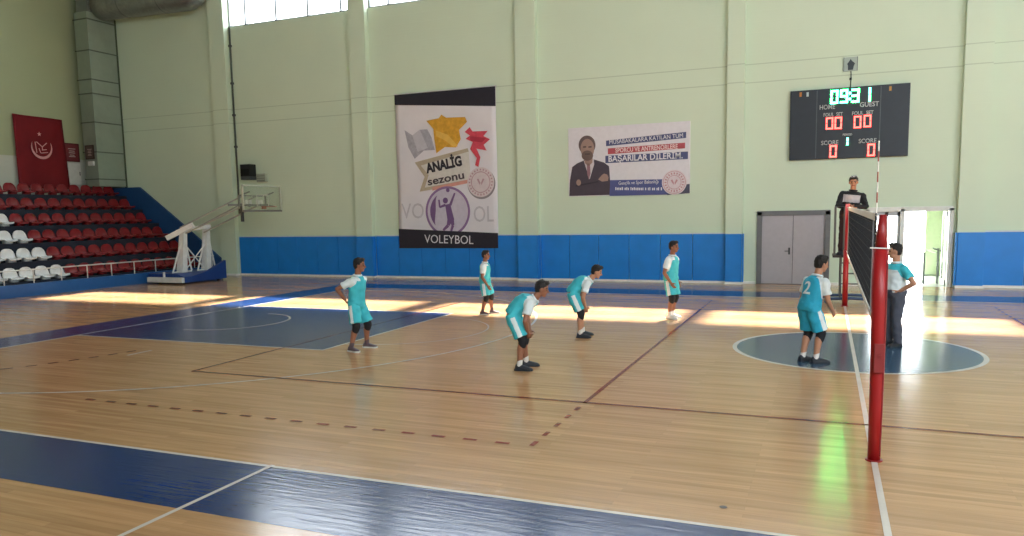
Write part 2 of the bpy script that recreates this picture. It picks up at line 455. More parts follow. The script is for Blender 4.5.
# front rail
gr = thing('guard_rail', 'thin pale rail on short posts along the blue kerb of the grandstand', 'railing', (-22.78, 4, .38))
b = NB(); tube(b, [(-22.78, YA, .80), (-22.78, 10.5, .80)], .022); child('rail', b, alu_m, gr)
for j in range(20):
    y = 10.4-.92*j
    if y < 0: break
    b = NB(); tube(b, [(-22.78, y, .38), (-22.78, y, .80)], .018); child('post', b, alu_m, gr)

def seat_mesh():
    b = NB()
    prof = [(.20, .06), (.17, .10), (.05, .095), (-.06, .09), (-.12, .11), (-.155, .17), (-.175, .26), (-.185, .34), (-.19, .40), (-.19, .43)]
    wid = [.20, .225, .23, .235, .24, .245, .235, .205, .155, .08]
    grid = []
    n = 8
    for (x, z), w_ in zip(prof, wid):
        grid.append([(x + .035*abs(2*i/n-1)**2, w_*(2*i/n-1), z + (.03*abs(2*i/n-1)**2.5 if z < .15 else 0)) for i in range(n+1)])
    vs = [[b.verts.new(p) for p in r] for r in grid]
    for r0, r1 in zip(vs, vs[1:]):
        for i in range(n): b.faces.new((r0[i], r0[i+1], r1[i+1], r1[i]))
    bmesh.ops.recalc_face_normals(b, faces=b.faces[:])
    bmesh.ops.solidify(b, geom=b.faces[:], thickness=.018)
    # plinth below
    box(b, -.10, .13, -.10, .10, 0, .095)
    me = bpy.data.meshes.new('seat'); b.to_mesh(me); b.free()
    for p in me.polygons: p.use_smooth = True
    return me
sm_red, sm_white = seat_mesh(), seat_mesh()
sm_red.materials.append(seat_red_m); sm_white.materials.append(seat_white_m)
ROWN = ['bottom row', 'second row from the bottom', 'third row from the bottom', 'fourth row from the bottom', 'second row from the top', 'top row']
FIRST = [-4, -3, -1, 0, 1, 2]
for k in range(6):
    js = list(range(FIRST[k], 12))
    whites = [j for j in js if j <= 0 and k < 4]
    reds = [j for j in js if j not in whites]
    for j in js:
        wq = j in whites
        o = bpy.data.objects.new('stadium_seat', sm_white if wq else sm_red); C.objects.link(o)
        o.location = (-23.62-DEP*k+.06, 4.53+.52*j, .40+RISE*k)
        if k == 0: o.location.x = -23.62
        if wq:
            i = whites[::-1].index(j)
            lab = ('white seat next to the red seats in the %s' if i == 0 else ORD[i]+' white seat leftwards from the red ones in the %s') % ROWN[k]
        else:
            i = reds[::-1].index(j)
            lab = ('red seat at the blue side panel end of the %s' if i == 0 else ORD[i]+' red seat leftwards from the blue side panel in the %s') % ROWN[k]
        tag(o, lab, 'seat', 'white grandstand seats' if wq else 'red grandstand seats')

# ================================================================== LEFT WALL ITEMS
flag_m = mat('red flag cloth', '7a0c19', .8, noise_amt=.1, noise_scale=2)
flag_pale_m = mat('flag pale print', 'e3a9a9', .8)
fl = NB()
ny, nz = 16, 20; gv = []
for a in range(ny+1):
    col = []
    for c in range(nz+1):
        s, t = a/ny, c/nz
        y = 7.03 + 2.05*s + .07*(1-t)*(.3+s); z = 6.3 - .02*s - 2.75*(1-t) 
        x = X0+.10 + .025*math.sin(9*s+2*t) + .02*(1-t)
        col.append(fl.verts.new((x, y, z)))
    gv.append(col)
for a in range(ny):
    for c in range(nz): fl.faces.new((gv[a][c], gv[a+1][c], gv[a+1][c+1], gv[a][c+1]))
bmesh.ops.recalc_face_normals(fl, faces=fl.faces[:])
bmesh.ops.solidify(fl, geom=fl.faces[:], thickness=.01)
flag = tag(obj('wall_flag', fl, flag_m, smooth=True), 'large red flag with crescent emblem hung on the left end wall', 'flag')
em = NB(); xe = X0+.165; cy, cz = 8.07, 5.1
def on_left(pts, mi=0):  # pts (y,z) facing +X
    prism(em, [(xe, y, z) for y, z in pts], (.006, 0, 0), mi)
N = 40; A0, A1 = R(150), R(390)
for i in range(N):
    def P(q, inner):
        a = A0+(A1-A0)*q/N; s = math.sin(math.pi*q/N)
        return (cy+.43*math.cos(a)*(1 if not inner else 1-.30*s**.8*.75), cz+.43*math.sin(a)*(1 if not inner else 1-.30*s**.8*.75) )
    on_left([P(i, 0), P(i+1, 0), P(i+1, 1), P(i, 1)])
star = [(cy-.06+(.085 if i % 2 == 0 else .035)*math.sin(R(36*i)), cz+.52+(.085 if i % 2 == 0 else .035)*math.cos(R(36*i))) for i in range(10)]
for a, b_ in (((-.26, .22), (-.22, -.2)), ((-.2, .22), (0.02, .04)), ((.02, .04), (.22, .2)), ((.02, .04), (.02, -.1)), ((-.12, -.02), (-.06, -.2)), ((-.04, -.2), (.24, -.16)), ((.0, -.08), (.2, -.05))):
    d = V((0, b_[0]-a[0], b_[1]-a[1])); n_ = V((0, -d.z, d.y)).normalized()*.016
    on_left([(cy+a[0]+n_.y, cz+a[1]+n_.z), (cy+b_[0]+n_.y, cz+b_[1]+n_.z), (cy+b_[0]-n_.y, cz+b_[1]-n_.z), (cy+a[0]-n_.y, cz+a[1]-n_.z)])
obj('crescent_emblem', em, flag_pale_m, flag)
em = NB(); on_left(star); obj('star_emblem', em, flag_pale_m, flag)

def notice(loc, rz, label, wd, hg, fcol):
    t = thing('framed_notice', label, 'notice', loc, rz)
    b = NB()
    for a in ((-wd/2, -wd/2+.05, -hg/2, hg/2), (wd/2-.05, wd/2, -hg/2, hg/2), (-wd/2, wd/2, -hg/2, -hg/2+.05), (-wd/2, wd/2, hg/2-.05, hg/2)): box(b, a[0], a[1], -.03, 0, a[2], a[3])
    obj('frame', b, mat('notice frame '+fcol, fcol, .5), t)
    b = NB(); box(b, -wd/2+.04, wd/2-.04, -.02, -.002, -hg/2+.04, hg/2-.04); obj('sheet', b, mat('notice sheet '+fcol, '7a3238' if fcol == '5a1a20' else '5b524c', .6), t)
    b = NB()
    for z, ww in ((.2, .5), (.08, .36), (-.02, .42), (-.14, .3), (-.22, .44)):
        box(b, -ww*wd/2, ww*wd/2, -.024, -.018, z*hg-.018*hg, z*hg+.02*hg)
    obj('printed_lines', b, mat('notice print', 'c9b4b0', .6), t)
    return t
notice((X0+.005, 9.46, 5.02), R(90), 'red framed notice on the end wall right of the flag', .66, .74, '5a1a20')
nb = NB(); box(nb, X0+.002, X0+.08, 9.2, 9.76, 3.72, 4.6, bev=.01)
bx = tag(obj('electric_cabinet', nb, mat('cabinet white', 'd9d9d4', .5)), 'pale wall cabinet below the red framed notice', 'cabinet')
nb = NB(); box(nb, X0+.08, X0+.088, 9.22, 9.74, 3.74, 4.58, bev=.003); obj('door', nb, mat('cabinet door', 'dfdfda', .45), bx)
nb = NB(); box(nb, X0+.088, X0+.10, 9.68, 9.71, 4.1, 4.25); obj('latch', nb, steel_m, bx)

# ventilation riser in the corner + round duct
duct_m = mat('duct sheet metal', '9aa79a', .55, .25, noise_amt=.08, noise_scale=1.5)
silver_m = mat('silver duct foil', '9a9c9e', .38, .8, noise_amt=.15, noise_scale=6, bump=.2)
RX0, RX1, RY = -28.38, -27.66, 9.62
rd = thing('ventilation_riser', 'tall boxy pale green duct riser in the far left corner', 'duct', (-28.0, 10.3, 3.6))
zs = [3.62, 3.92, 5.0, 6.18, 7.31, 7.86, 8.99, 10.2, 10.5]
for i in range(len(zs)-1):
    sh = (i % 2)*.004
    b = NB(); box(b, RX0+sh, RX1-sh, RY+sh, YW-.004, zs[i]+.012, zs[i+1]-.012); child('duct_section', b, duct_m, rd)
for z in zs[1:-1]:
    b = NB(); box(b, RX0-.03, RX1+.03, RY-.035, YW-.004, z-.02, z+.02); child('flange', b, mat('flange', '5b665c', .6), rd)
b = NB(); box(b, RX1-.06, RX1+.03, YW-.06, YW-.004, 3.6, 10.4); child('corner_shade_strip', b, mat('corner shade green', '4f5d49', .7), rd)  # dark strip standing in for the shaded gap between duct and wall
b = NB(); box(b, RX0+.05, RX1-.05, RY+.1, YW-.1, 10.5, H-.05); child('upper_section', b, mat('duct upper', '7b827c', .6), rd)
nt_ = notice((RX0+.38, RY-.04, 5.0), 0, 'small dark framed notice on the duct riser front', .48, .56, '4a3a36')
hd = NB(); box(hd, RX0+.28, RX0+.56, RY-.1, RY-.005, 4.46, 4.64, bev=.01); hb = tag(obj('wall_box', hd, mat('box white', 'dcdcd8', .5)), 'small white box below the notice on the duct riser', 'box')
hd = NB(); box(hd, RX0+.31, RX0+.53, RY-.106, RY-.1, 4.49, 4.61); obj('cover', hd, mat('box cover', 'e8e8e4', .4), hb)

rt = thing('round_duct', 'fat silver round duct high in the far left corner', 'duct', (-24.5, 10.3, 10.5))
b = NB()
pts = [(-26.9, 10.3, 10.75)] + [(-26.3+.45*i, 10.3, 10.75-.0*i) for i in range(9)]
rings = []
seg = 24
for i, p in enumerate(pts): pass
path = [V((-27.60, 10.28, 10.80))] + [V((-27.2+.5*i, 10.28, 10.80-.015*i)) for i in range(9)]
cx_ = path[-1]
for i in range(1, 7): path.append(cx_ + V((.62*math.sin(R(15*i)), -.0, .62*(1-math.cos(R(15*i))))))
path.append(path[-1] + V((0, 0, 1.6)))
tube(b, path, .55, seg=seg)
child('duct_tube', b, silver_m, rt, smooth=True)
for i in (3, 7):
    b = NB(); p = path[i]; tube(b, [p-V((.02, 0, 0)), p+V((.02, 0, 0))], .556, seg=seg); child('duct_clamp', b, mat('clamp', '808284', .5, .5), rt)

# wall pipe by the first window and loudspeaker
pp = NB(); tube(pp, [(-21.72, 10.90, 9.5), (-21.72, 10.90, 2.4)], .035)
pipe = tag(obj('wall_pipe', pp, mat('dark conduit', '3f463f', .6)), 'dark vertical conduit down the wall beside the left pilaster', 'pipe')
for z in (8.8, 7.4, 6.2, 5.0):
    b = NB(); box(b, -21.77, -21.67, 10.85, 10.945, z-.04, z+.04); obj('clip', b, steel_m, pipe)
sp = thing('loudspeaker', 'black loudspeaker fixed on the wall above the basketball hoop', 'loudspeaker', (-21.35, 10.7, 3.7))
b = NB(); box(b, -21.22, -20.76, 10.5, 10.85, 3.82, 4.28, bev=.02); child('cabinet', b, mat('speaker black', '15181a', .6), sp)
b = NB(); box(b, -21.19, -20.79, 10.485, 10.5, 3.86, 4.1, bev=.004); child('grille', b, mat('speaker grille', '0b0c0d', .85), sp)
b = NB(); box(b, -21.2, -20.78, 10.49, 10.9, 3.70, 3.82, bev=.01); bar(b, (-20.99, 10.85, 3.9), (-20.99, 10.95, 3.9), .08, .08); child('bracket', b, mat('speaker bracket', '4d5356', .5), sp)
up = thing('junction_box', 'pale grey louvred box on the wall right of the loudspeaker', 'box', (-20.6, 10.9, 3.6))
b = NB(); box(b, -20.72, -20.3, 10.8, 10.95, 3.6, 3.92, bev=.01); child('case', b, mat('junction grey', 'a4ac9c', .6), up)
for i in range(3):
    b = NB(); box(b, -20.69, -20.33, 10.785, 10.8, 3.64+.09*i, 3.67+.09*i); child('louvre', b, mat('junction louvre', '828a7c', .6), up)

# ================================================================== BASKETBALL HOOP
wsteel = mat('white hoop paint', 'e4e6e8', .4)
navy_m = mat('blue hoop base', '1c3f86', .45)
bh = thing('basketball_hoop', 'portable basketball hoop on a blue wheeled base beside the grandstand', 'basketball hoop', (-21.7, 8, 0))
b = NB(); prism(b, [(-22.5, 7.06, .06), (-20.85, 7.06, .06), (-20.85, 7.06, .25), (-21.2, 7.06, .36), (-22.5, 7.06, .36)], (0, 2.0, 0)); child('base_box', b, navy_m, bh)
b = NB(); prism(b, [(-20.84, 7.1, .06), (-20.84, 9.05, .06), (-20.84, 9.05, .72), (-20.84, 8.2, .40), (-20.84, 7.1, .20)], (-.12, 0, 0)); child('base_front_panel', b, navy_m, bh)
b = NB(); box(b, -22.45, -20.84, 6.93, 7.05, .06, .24, bev=.015); child('side_beam', b, wsteel, bh)
b = NB(); tube(b, [(-21.7, 6.99, .24), (-21.7, 6.99, .42)], .04); child('crank_knob', b, wsteel, bh)
for x in (-22.2, -21.05):
    for y in (7.25, 8.85):
        b = NB(); tube(b, [(x, y-.04, .06), (x, y+.04, .06)], .06, seg=14); child('wheel', b, dark_m, bh)
posts = [(7.70, 7.88, .36, 1.82), (8.86, 8.98, .36, 2.0)]
for ya, yb, za, zb in posts:
    b = NB(); loft(b, [[(-21.6+sx*w_*.75, y+sy*w_*.62, z) for sx, sy in ((-1, -1), (1, -1), (1, 1), (-1, 1))] for y, z, w_ in ((ya, za, .19), (yb, zb, .13))]); child('upright', b, wsteel, bh)
    b = NB(); tube(b, [(-21.6, yb, zb-.1), (-21.6, ya-.42, za)], .03); tube(b, [(-21.6, yb, zb-.1), (-21.6, ya+.45, za+.05)], .03); tube(b, [(-21.6, ya-.42, za+.02), (-21.6, ya+.45, za+.02)], .025)
    child('side_brace', b, wsteel, bh)
b = NB(); tube(b, [(-21.6, 7.9, 1.35), (-21.6, 8.75, .45)], .022); tube(b, [(-21.6, 8.9, 1.35), (-21.6, 7.95, .5)], .022); child('cross_brace', b, wsteel, bh)
b = NB(); bar(b, (-22.0, 7.5, 1.58), (-21.2, 7.95, 2.04), .17, .17); child('counterweight_arm', b, wsteel, bh)
b = NB(); bar(b, (-21.75, 7.75, 1.80), (-21.5, 9.05, 1.98), .13, .13); child('pivot_beam', b, wsteel, bh)
for y0_, y1_ in ((7.75, 7.55), (8.6, 8.2)):
    b = NB(); tube(b, [(-21.6, y0_, 1.95), (-18.55, y1_, 2.98)], .028); child('upper_arm', b, mat('hoop arm grey', 'a9aca8', .5), bh)
    b = NB(); tube(b, [(-21.35, y0_, 1.75), (-18.45, y1_, 2.68)], .03); child('lower_arm', b, mat('hoop arm grey', 'a9aca8', .5), bh)
b = NB()
for y in (7.25, 8.55): bar(b, (-18.45, y, 2.62), (-18.45, y, 3.0), .05, .05)
bar(b, (-18.5, 6.8, 2.67), (-18.5, 8.7, 2.67), .05, .07); bar(b, (-18.45, 7.4, 2.98), (-18.45, 8.4, 2.98), .04, .04)
for y in (7.3, 8.5):
    bar(b, (-18.45, y, 2.7), (-18.04, y, 2.62), .04, .04); bar(b, (-18.45, y, 2.98), (-18.04, y, 3.1), .04, .04)
child('support_frame', b, mat('hoop frame grey', '80837e', .5), bh)
b = NB()
for y in (7.55, 7.75, 8.15, 8.3): box(b, -18.5, -18.4, y-.05, y+.05, 2.71, 2.84)
child('frame_bolts', b, white_m, bh)
b = NB(); box(b, -18.03, -18.01, 6.95, 8.8, 2.48, 3.30); child('backboard', b, board_glass_m, bh)
b = NB()
for a in ((6.93, 6.97, 2.46, 3.32), (8.78, 8.82, 2.46, 3.32), (6.93, 8.82, 3.28, 3.32)): box(b, -18.05, -17.99, a[0], a[1], a[2], a[3])
for a in ((7.58, 7.62, 2.62, 3.02), (8.14, 8.18, 2.62, 3.02), (7.58, 8.18, 2.98, 3.02)): box(b, -18.008, -18.004, a[0], a[1], a[2], a[3])
child('board_frame', b, mat('board frame pale', 'b4bcae', .5), bh)
b = NB(); box(b, -18.06, -17.98, 6.93, 8.82, 2.44, 2.50); child('bottom_padding', b, mat('board padding', '6d706c', .7), bh)
b = NB(); n_ = 28
pts = [(-17.72+.225*math.cos(2*math.pi*i/n_), 7.88+.225*math.sin(2*math.pi*i/n_), 2.6) for i in range(n_+1)]
tube(b, pts, .011, 6); box(b, -18.0, -17.93, 7.8, 7.96, 2.53, 2.63); child('rim', b, mat('orange rim', '8e6450', .5), bh)
b = NB(); bar(b, (-18.5, 7.42, 2.12), (-18.5, 7.42, 2.64), .09, .07); child('lock_bar', b, steel_m, bh)

# ================================================================== BANNER
YB_ = YW-.06
bn = thing('volleyball_banner', 'tall white hanging banner with black bands reading VOLEYBOL', 'banner', (-12.6, YB_, 1.07))
bx0, bx1, bz0, bz1 = -14.53, -10.68, 1.07, 6.42
sheet_m = mat('banner vinyl', 'e4e1ea', .55, noise_amt=.04, noise_scale=1.2)
b = NB(); nx = 20; gv = []
for i in range(nx+1):
    s = i/nx; gv.append([b.verts.new((bx0+(bx1-bx0)*s, YB_-.012*math.sin(5*s+j*.5)-.01, bz0+(bz1-bz0)*j/24)) for j in range(25)])
for i in range(nx):
    for j in range(24): b.faces.new((gv[i][j], gv[i+1][j], gv[i+1][j+1], gv[i][j+1]))
bmesh.ops.recalc_face_normals(b, faces=b.faces[:]); bmesh.ops.solidify(b, geom=b.faces[:], thickness=.006)
child('sheet', b, sheet_m, bn, smooth=True)
YP = YB_-.034
def flat(pts, dy=0, th=.004):
    b = NB(); prism(b, [(x, YP-dy, z) for x, z in pts], (0, -th, 0)); return b
black_m = mat('banner black', '2a2836', .45)
child('top_band', flat([(bx0, 6.08), (bx1, 5.78), (bx1, 6.42), (bx0, 6.42)]), black_m, bn)
child('bottom_band', flat([(bx0, 1.07), (bx1, 1.07), (bx1, 1.58), (bx0, 1.76)], .018), black_m, bn)
lab_m = mat('banner white letters', 'e9e7ee', .5)
def btext(name, *a, **k):
    o = wall_text(name, *a, **k); o.matrix_parent_inverse = Matrix.Translation(bn.location).inverted(); return o
btext('lower_title', 'VOLEYBOL', -12.55, 1.36, YP-.026, .30, lab_m, bn, width=1.9, slant=R(-1.5))
# pale watermark letters
btext('watermark_letters', 'VO', -13.95, 2.35, YP-.002, .55, mat('watermark grey', 'c6c2cd', .6), bn, width=.9)
btext('watermark_letters', 'OL', -11.2, 2.2, YP-.002, .55, MATS['watermark grey'], bn, width=.75)
def px(u, v):  # position on the banner face from its own 395x536 sketch frame
    return (bx0+(bx1-bx0)*(u-45)/(335-45), 6.33-(v-50)*(6.33-1.07)/(505-50))
gold_m = mat('banner gold', 'd6a238', .5, noise_amt=.15); silver_b = mat('banner silver', 'a9a9b8', .5, noise_amt=.15); red_b = mat('banner red', 'd24a5e', .5, noise_amt=.15)
child('silver_star', flat([px(*p) for p in ((72, 148), (95, 165), (118, 150), (140, 150), (152, 175), (160, 212), (128, 212), (100, 235), (82, 200))]), silver_b, bn)
child('silver_highlight', flat([px(*p) for p in ((95, 165), (118, 150), (140, 205), (110, 215))], .006), mat('banner silver light', 'c3c3d0', .5), bn)
child('gold_star', flat([px(*p) for p in ((138, 125), (175, 120), (182, 110), (196, 120), (250, 122), (255, 136), (232, 158), (236, 185), (222, 208), (190, 205), (165, 222), (160, 180), (158, 150))], .005), gold_m, bn)
child('gold_fold', flat([px(*p) for p in ((165, 155), (200, 170), (228, 205), (215, 206), (190, 185), (166, 172))], .011), mat('banner gold light', 'e3bb5c', .5), bn)
child('red_star', flat([px(*p) for p in ((248, 165), (262, 152), (270, 165), (312, 166), (300, 180), (318, 190), (300, 205), (308, 222), (280, 215), (290, 240), (284, 268), (275, 262), (280, 242), (262, 215), (270, 195), (250, 185), (262, 176))], .006), red_b, bn)
child('red_fold', flat([px(*p) for p in ((262, 178), (308, 186), (296, 198), (264, 192))], .012), mat('banner red dark', 'b4324a', .5), bn)
plate_m = mat('banner plate', 'd9d6d2', .5); dark_t = mat('banner dark letters', '2b2632', .5)
child('ribbon_edge', flat([px(*p) for p in ((100, 246), (255, 212), (258, 222), (120, 256), (140, 286), (128, 322), (262, 300), (262, 312), (112, 334), (128, 290))], .005), mat('ribbon olive', 'b9ad9a', .5), bn)
child('title_plate', flat([px(*p) for p in ((118, 256), (258, 222), (262, 302), (130, 322), (142, 288))], .007), plate_m, bn)
x_, z_ = px(185, 258); btext('upper_title', 'ANALİG', x_, z_, YP-.014, .33, dark_t, bn, width=1.40, slant=R(9), bold=.022)
x_, z_ = px(190, 298); btext('upper_title', 'sezonu', x_, z_, YP-.014, .27, mat('banner brown letters', '4a4048', .5), bn, width=1.42, slant=R(8), bold=.008)
child('red_ribbon', flat([px(*p) for p in ((150, 322), (262, 302), (262, 312), (150, 332))], .009), mat('ribbon salmon', 'd79a90', .5), bn)
def disc(cx, cz, r, dy, n=40): return flat([(cx+r*math.cos(2*math.pi*i/n), cz+r*math.sin(2*math.pi*i/n)) for i in range(n)], dy)
def ringf(cx, cz, r0, r1, dy, n=48):
    b = NB()
    for i in range(n):
        a, c = 2*math.pi*i/n, 2*math.pi*(i+1)/n
        prism(b, [(cx+r*math.cos(t), YP-dy, cz+r*math.sin(t)) for r, t in ((r0, a), (r1, a), (r1, c), (r0, c))], (0, -.004, 0))
    return b
mx, mz = px(290, 312)
child('medal_shadow', disc(mx+.02, mz-.05, .52, .012), mat('medal shadow grey', '8d8790', .6), bn)
child('medal', disc(mx, mz, .50, .017), mat('medal face', 'd8ccd2', .5), bn)
child('medal_ring', ringf(mx, mz, .33, .36, .022), mat('medal pink', 'bb97a3', .5), bn)
b = NB()
for i in range(24):
    a = 2*math.pi*i/24
    prism(b, [(mx+r*math.cos(t), YP-.022, mz+r*math.sin(t)) for r, t in ((.39, a-.06), (.45, a-.06), (.45, a+.06), (.39, a+.06))], (0, -.004, 0))
for s in (-1, 1):
    prism(b, [(mx+s*.03, YP-.022, mz-.1), (mx+s*.14, YP-.022, mz+.1), (mx+s*.08, YP-.022, mz+.12), (mx+s*.01, YP-.022, mz-.02)], (0, -.004, 0))
child('medal_marks', b, MATS['medal pink'], bn)
purple = mat('banner purple', '8d6fa0', .5)
ex, ez = px(193, 395)
child('emblem_disc', disc(ex, ez, .84, .005), mat('emblem lilac', 'cdc6d8', .5), bn)
child('emblem_ring', ringf(ex, ez, .78, .86, .010), purple, bn)
def fig(u, v): return (ex + (u-320)/655*.0 + (u-320)*.00615, ez - (v-262)*.0066)
b = NB()
def lim(p, q, wa, wb):
    lim.k += .0012
    p, q = V((p[0], 0, p[1])), V((q[0], 0, q[1])); n = (q-p).cross(V((0, 1, 0))).normalized()
    prism(b, [(c.x, YP-.011-lim.k, c.z) for c in (p+n*wa, q+n*wb, q-n*wb, p-n*wa)], (0, -.004, 0))
def dsc(p, r):
    prism(b, [(p[0]+r*math.cos(2*math.pi*i/16), YP-.011, p[1]+r*math.sin(2*math.pi*i/16)) for i in range(16)], (0, -.004, 0))
lim.k = 0
dsc(fig(308, 205), .10); dsc(fig(325, 152), .07)
lim(fig(322, 225), fig(340, 310), .10, .13); lim(fig(338, 230), fig(368, 168), .05, .03)
lim(fig(308, 228), fig(270, 240), .045, .035); lim(fig(272, 240), fig(268, 200), .035, .03)
lim(fig(335, 300), fig(322, 335), .10, .06); lim(fig(322, 335), fig(290, 360), .06, .04)
lim(fig(345, 300), fig(352, 335), .09, .055); lim(fig(352, 335), fig(340, 365), .05, .04)
child('player_emblem', b, mat('emblem violet', '77598c', .5), bn)
b = NB()
for i in range(16):
    def P(q, o): 
        a = R(125+100*q/16); s = math.sin(math.pi*q/16); return (ex+(.68-(o*.22*s))*math.cos(a), YP-.011, ez+(.68-(o*.12*s))*math.sin(a))
    prism(b, [P(i, 0), P(i+1, 0), P(i+1, 1), P(i, 1)], (0, -.004, 0))
child('emblem_swoosh', b, MATS['emblem violet'], bn)
b = NB(); tube(b, [(bx0-.03, YB_-.005, 6.44), (bx1+.03, YB_-.005, 6.44)], .02); child('hanging_rod', b, alu_m, bn)

# ================================================================== SPONSOR SIGN
sg = thing('wall_sign', 'wide white printed sign with a man in a dark suit and blue text bars', 'sign', (-6.25, YW-.04, 2.74))
b = NB(); box(b, -8.18, -4.31, YW-.05, YW-.001, 2.74, 4.91, bev=.006); child('board', b, mat('sign white', 'e0dde6', .5, noise_amt=.03), sg)
YS = YW-.051
def sflat(pts, dy=0):
    b = NB(); prism(b, [(x, YS-dy, z) for x, z in pts], (0, -.004, 0)); return b
def sp_(u, v):   # sign face from an 858x536 sketch frame
    s = (u-100)/(755-100); top = 95-35*s; bot = 467-22*s
    return (-8.18+3.87*s, 4.91-(v-top)/(bot-top)*2.17)
def stext(name, body, u, v, h, m, width, slant=0, bold=0):
    x, z = sp_(u, v); o = wall_text(name, body, x, z, YS-.009, h, m, sg, width=width, slant=slant, bold=bold)
    o.matrix_parent_inverse = Matrix.Translation(sg.location).inverted(); return o
navy_s = mat('sign navy', '4e5480', .5); red_s = mat('sign red', 'b4505c', .5); blue_s = mat('sign blue', '515a92', .5); sw = mat('sign letters', 'e6e4ec', .5)
child('text_bar', sflat([sp_(*p) for p in ((312, 162), (735, 118), (735, 150), (312, 192))]), navy_s, sg)
child('text_bar', sflat([sp_(*p) for p in ((322, 204), (730, 175), (730, 205), (322, 236))]), red_s, sg)
child('text_bar', sflat([sp_(*p) for p in ((308, 244), (745, 222), (745, 262), (308, 284))]), navy_s, sg)
stext('sign_text', 'MÜSABAKALARA KATILAN TÜM', 525, 155, .13, sw, 2.3, R(2.2))
stext('sign_text', 'SPORCU VE ANTRENÖRLERE', 528, 206, .14, mat('sign pale pink', 'ecd6d8', .5), 1.95, R(1.0), .003)
stext('sign_text', 'BAŞARILAR DİLERİM.', 522, 253, .19, sw, 2.32, R(.3), .004)
child('lower_band', sflat([sp_(*p) for p in ((330, 376), (615, 370), (660, 452), (330, 462))]), blue_s, sg)
child('lower_edge', sflat([sp_(*p) for p in ((640, 405), (755, 395), (755, 444), (640, 455))]), mat('sign dark edge', '4c4f66', .5), sg)
stext('sign_text', 'Gençlik ve Spor Bakanlığı', 487, 388, .11, sw, 1.26, R(.6))
b = NB()
random.seed(9); u = 362
while u < 608:
    ww = random.choice((5, 6, 7)); hh = random.choice((5, 6, 8))
    prism(b, [(x, YS-.008, z) for x, z in (sp_(u, 422-hh), sp_(u+ww, 421.5-hh), sp_(u+ww, 429.5), sp_(u, 430))], (0, -.003, 0)); u += ww+3 + (6 if random.random() < .15 else 0)
child('small_print', b, sw, sg)
cx_, cz_ = sp_(676, 386)
def sdisc(r, dy, n=40): return sflat([(cx_+r*math.cos(2*math.pi*i/n), cz_+r*math.sin(2*math.pi*i/n)) for i in range(n)], dy)
child('round_crest', sdisc(.38, .006), mat('crest white', 'dcd0d8', .5), sg)
b = NB()
for r0, r1, n_ in ((.33, .345, 40), (.2, .215, 40)):
    for i in range(n_):
        a, c = 2*math.pi*i/n_, 2*math.pi*(i+1)/n_
        prism(b, [(cx_+r*math.cos(t), YS-.011, cz_+r*math.sin(t)) for r, t in ((r0, a), (r1, a), (r1, c), (r0, c))], (0, -.003, 0))
for i in range(20):
    a = 2*math.pi*i/20; prism(b, [(cx_+r*math.cos(t), YS-.011, cz_+r*math.sin(t)) for r, t in ((.24, a-.07), (.30, a-.07), (.30, a+.07), (.24, a+.07))], (0, -.003, 0))
for s in (-1, 1): prism(b, [(cx_+s*.02, YS-.011, cz_-.08), (cx_+s*.11, YS-.011, cz_+.06), (cx_+s*.06, YS-.011, cz_+.09), (cx_+s*.008, YS-.011, cz_-.02)], (0, -.003, 0))
child('crest_marks', b, mat('crest pink', 'c08e98', .5), sg)
# printed portrait
suit = mat('print suit', '4a4250', .5); skin_p = mat('print skin', 'a48880', .5); beard_p = mat('print beard', '6e5c5a', .5)
child('portrait_suit', sflat([sp_(*p) for p in ((104, 464), (108, 380), (122, 305), (150, 285), (195, 266), (240, 262), (300, 280), (328, 300), (334, 380), (330, 456))], .003), suit, sg)
child('portrait_shirt', sflat([sp_(*p) for p in ((188, 272), (244, 262), (246, 290), (220, 372), (200, 310))], .008), mat('print shirt', 'd3ccd4', .5), sg)
child('portrait_tie', sflat([sp_(*p) for p in ((206, 285), (222, 284), (226, 340), (216, 374), (206, 340))], .012), mat('print tie', '9c7480', .5), sg)
def sell(u, v, ru, rv, dy, n=28): return sflat([sp_(u+ru*math.cos(2*math.pi*i/n), v+rv*math.sin(2*math.pi*i/n)) for i in range(n)], dy)
child('portrait_hair', sell(207, 186, 47, 52, .010), mat('print hair', '6a5a5c', .5), sg)
child('portrait_neck', sflat([sp_(*p) for p in ((190, 250), (238, 248), (236, 282), (214, 300), (194, 284))], .012), skin_p, sg)
child('portrait_face', sell(209, 206, 38, 54, .016), skin_p, sg)
b = sell(209, 243, 32, 28, .020); child('portrait_beard', b, beard_p, sg)
b = NB()
for u in (194, 224): prism(b, [(x, YS-.021, z) for x, z in (sp_(u-9, 193), sp_(u+9, 192), sp_(u+9, 199), sp_(u-9, 200))], (0, -.003, 0))
prism(b, [(x, YS-.026, z) for x, z in (sp_(196, 232), sp_(224, 231), sp_(224, 237), sp_(196, 238))], (0, -.003, 0))
child('portrait_features', b, mat('print feature dark', '4e403f', .5), sg)
child('portrait_hand', sell(158, 390, 13, 17, .010), skin_p, sg)
child('portrait_hand', sflat([sp_(*p) for p in ((268, 372), (285, 352), (300, 340), (318, 345), (326, 362), (322, 380), (290, 384))], .010), skin_p, sg)
child('portrait_sleeve_fold', sflat([sp_(*p) for p in ((140, 404), (270, 380), (272, 388), (142, 414))], .008), mat('print fold', '3a3240', .5), sg)

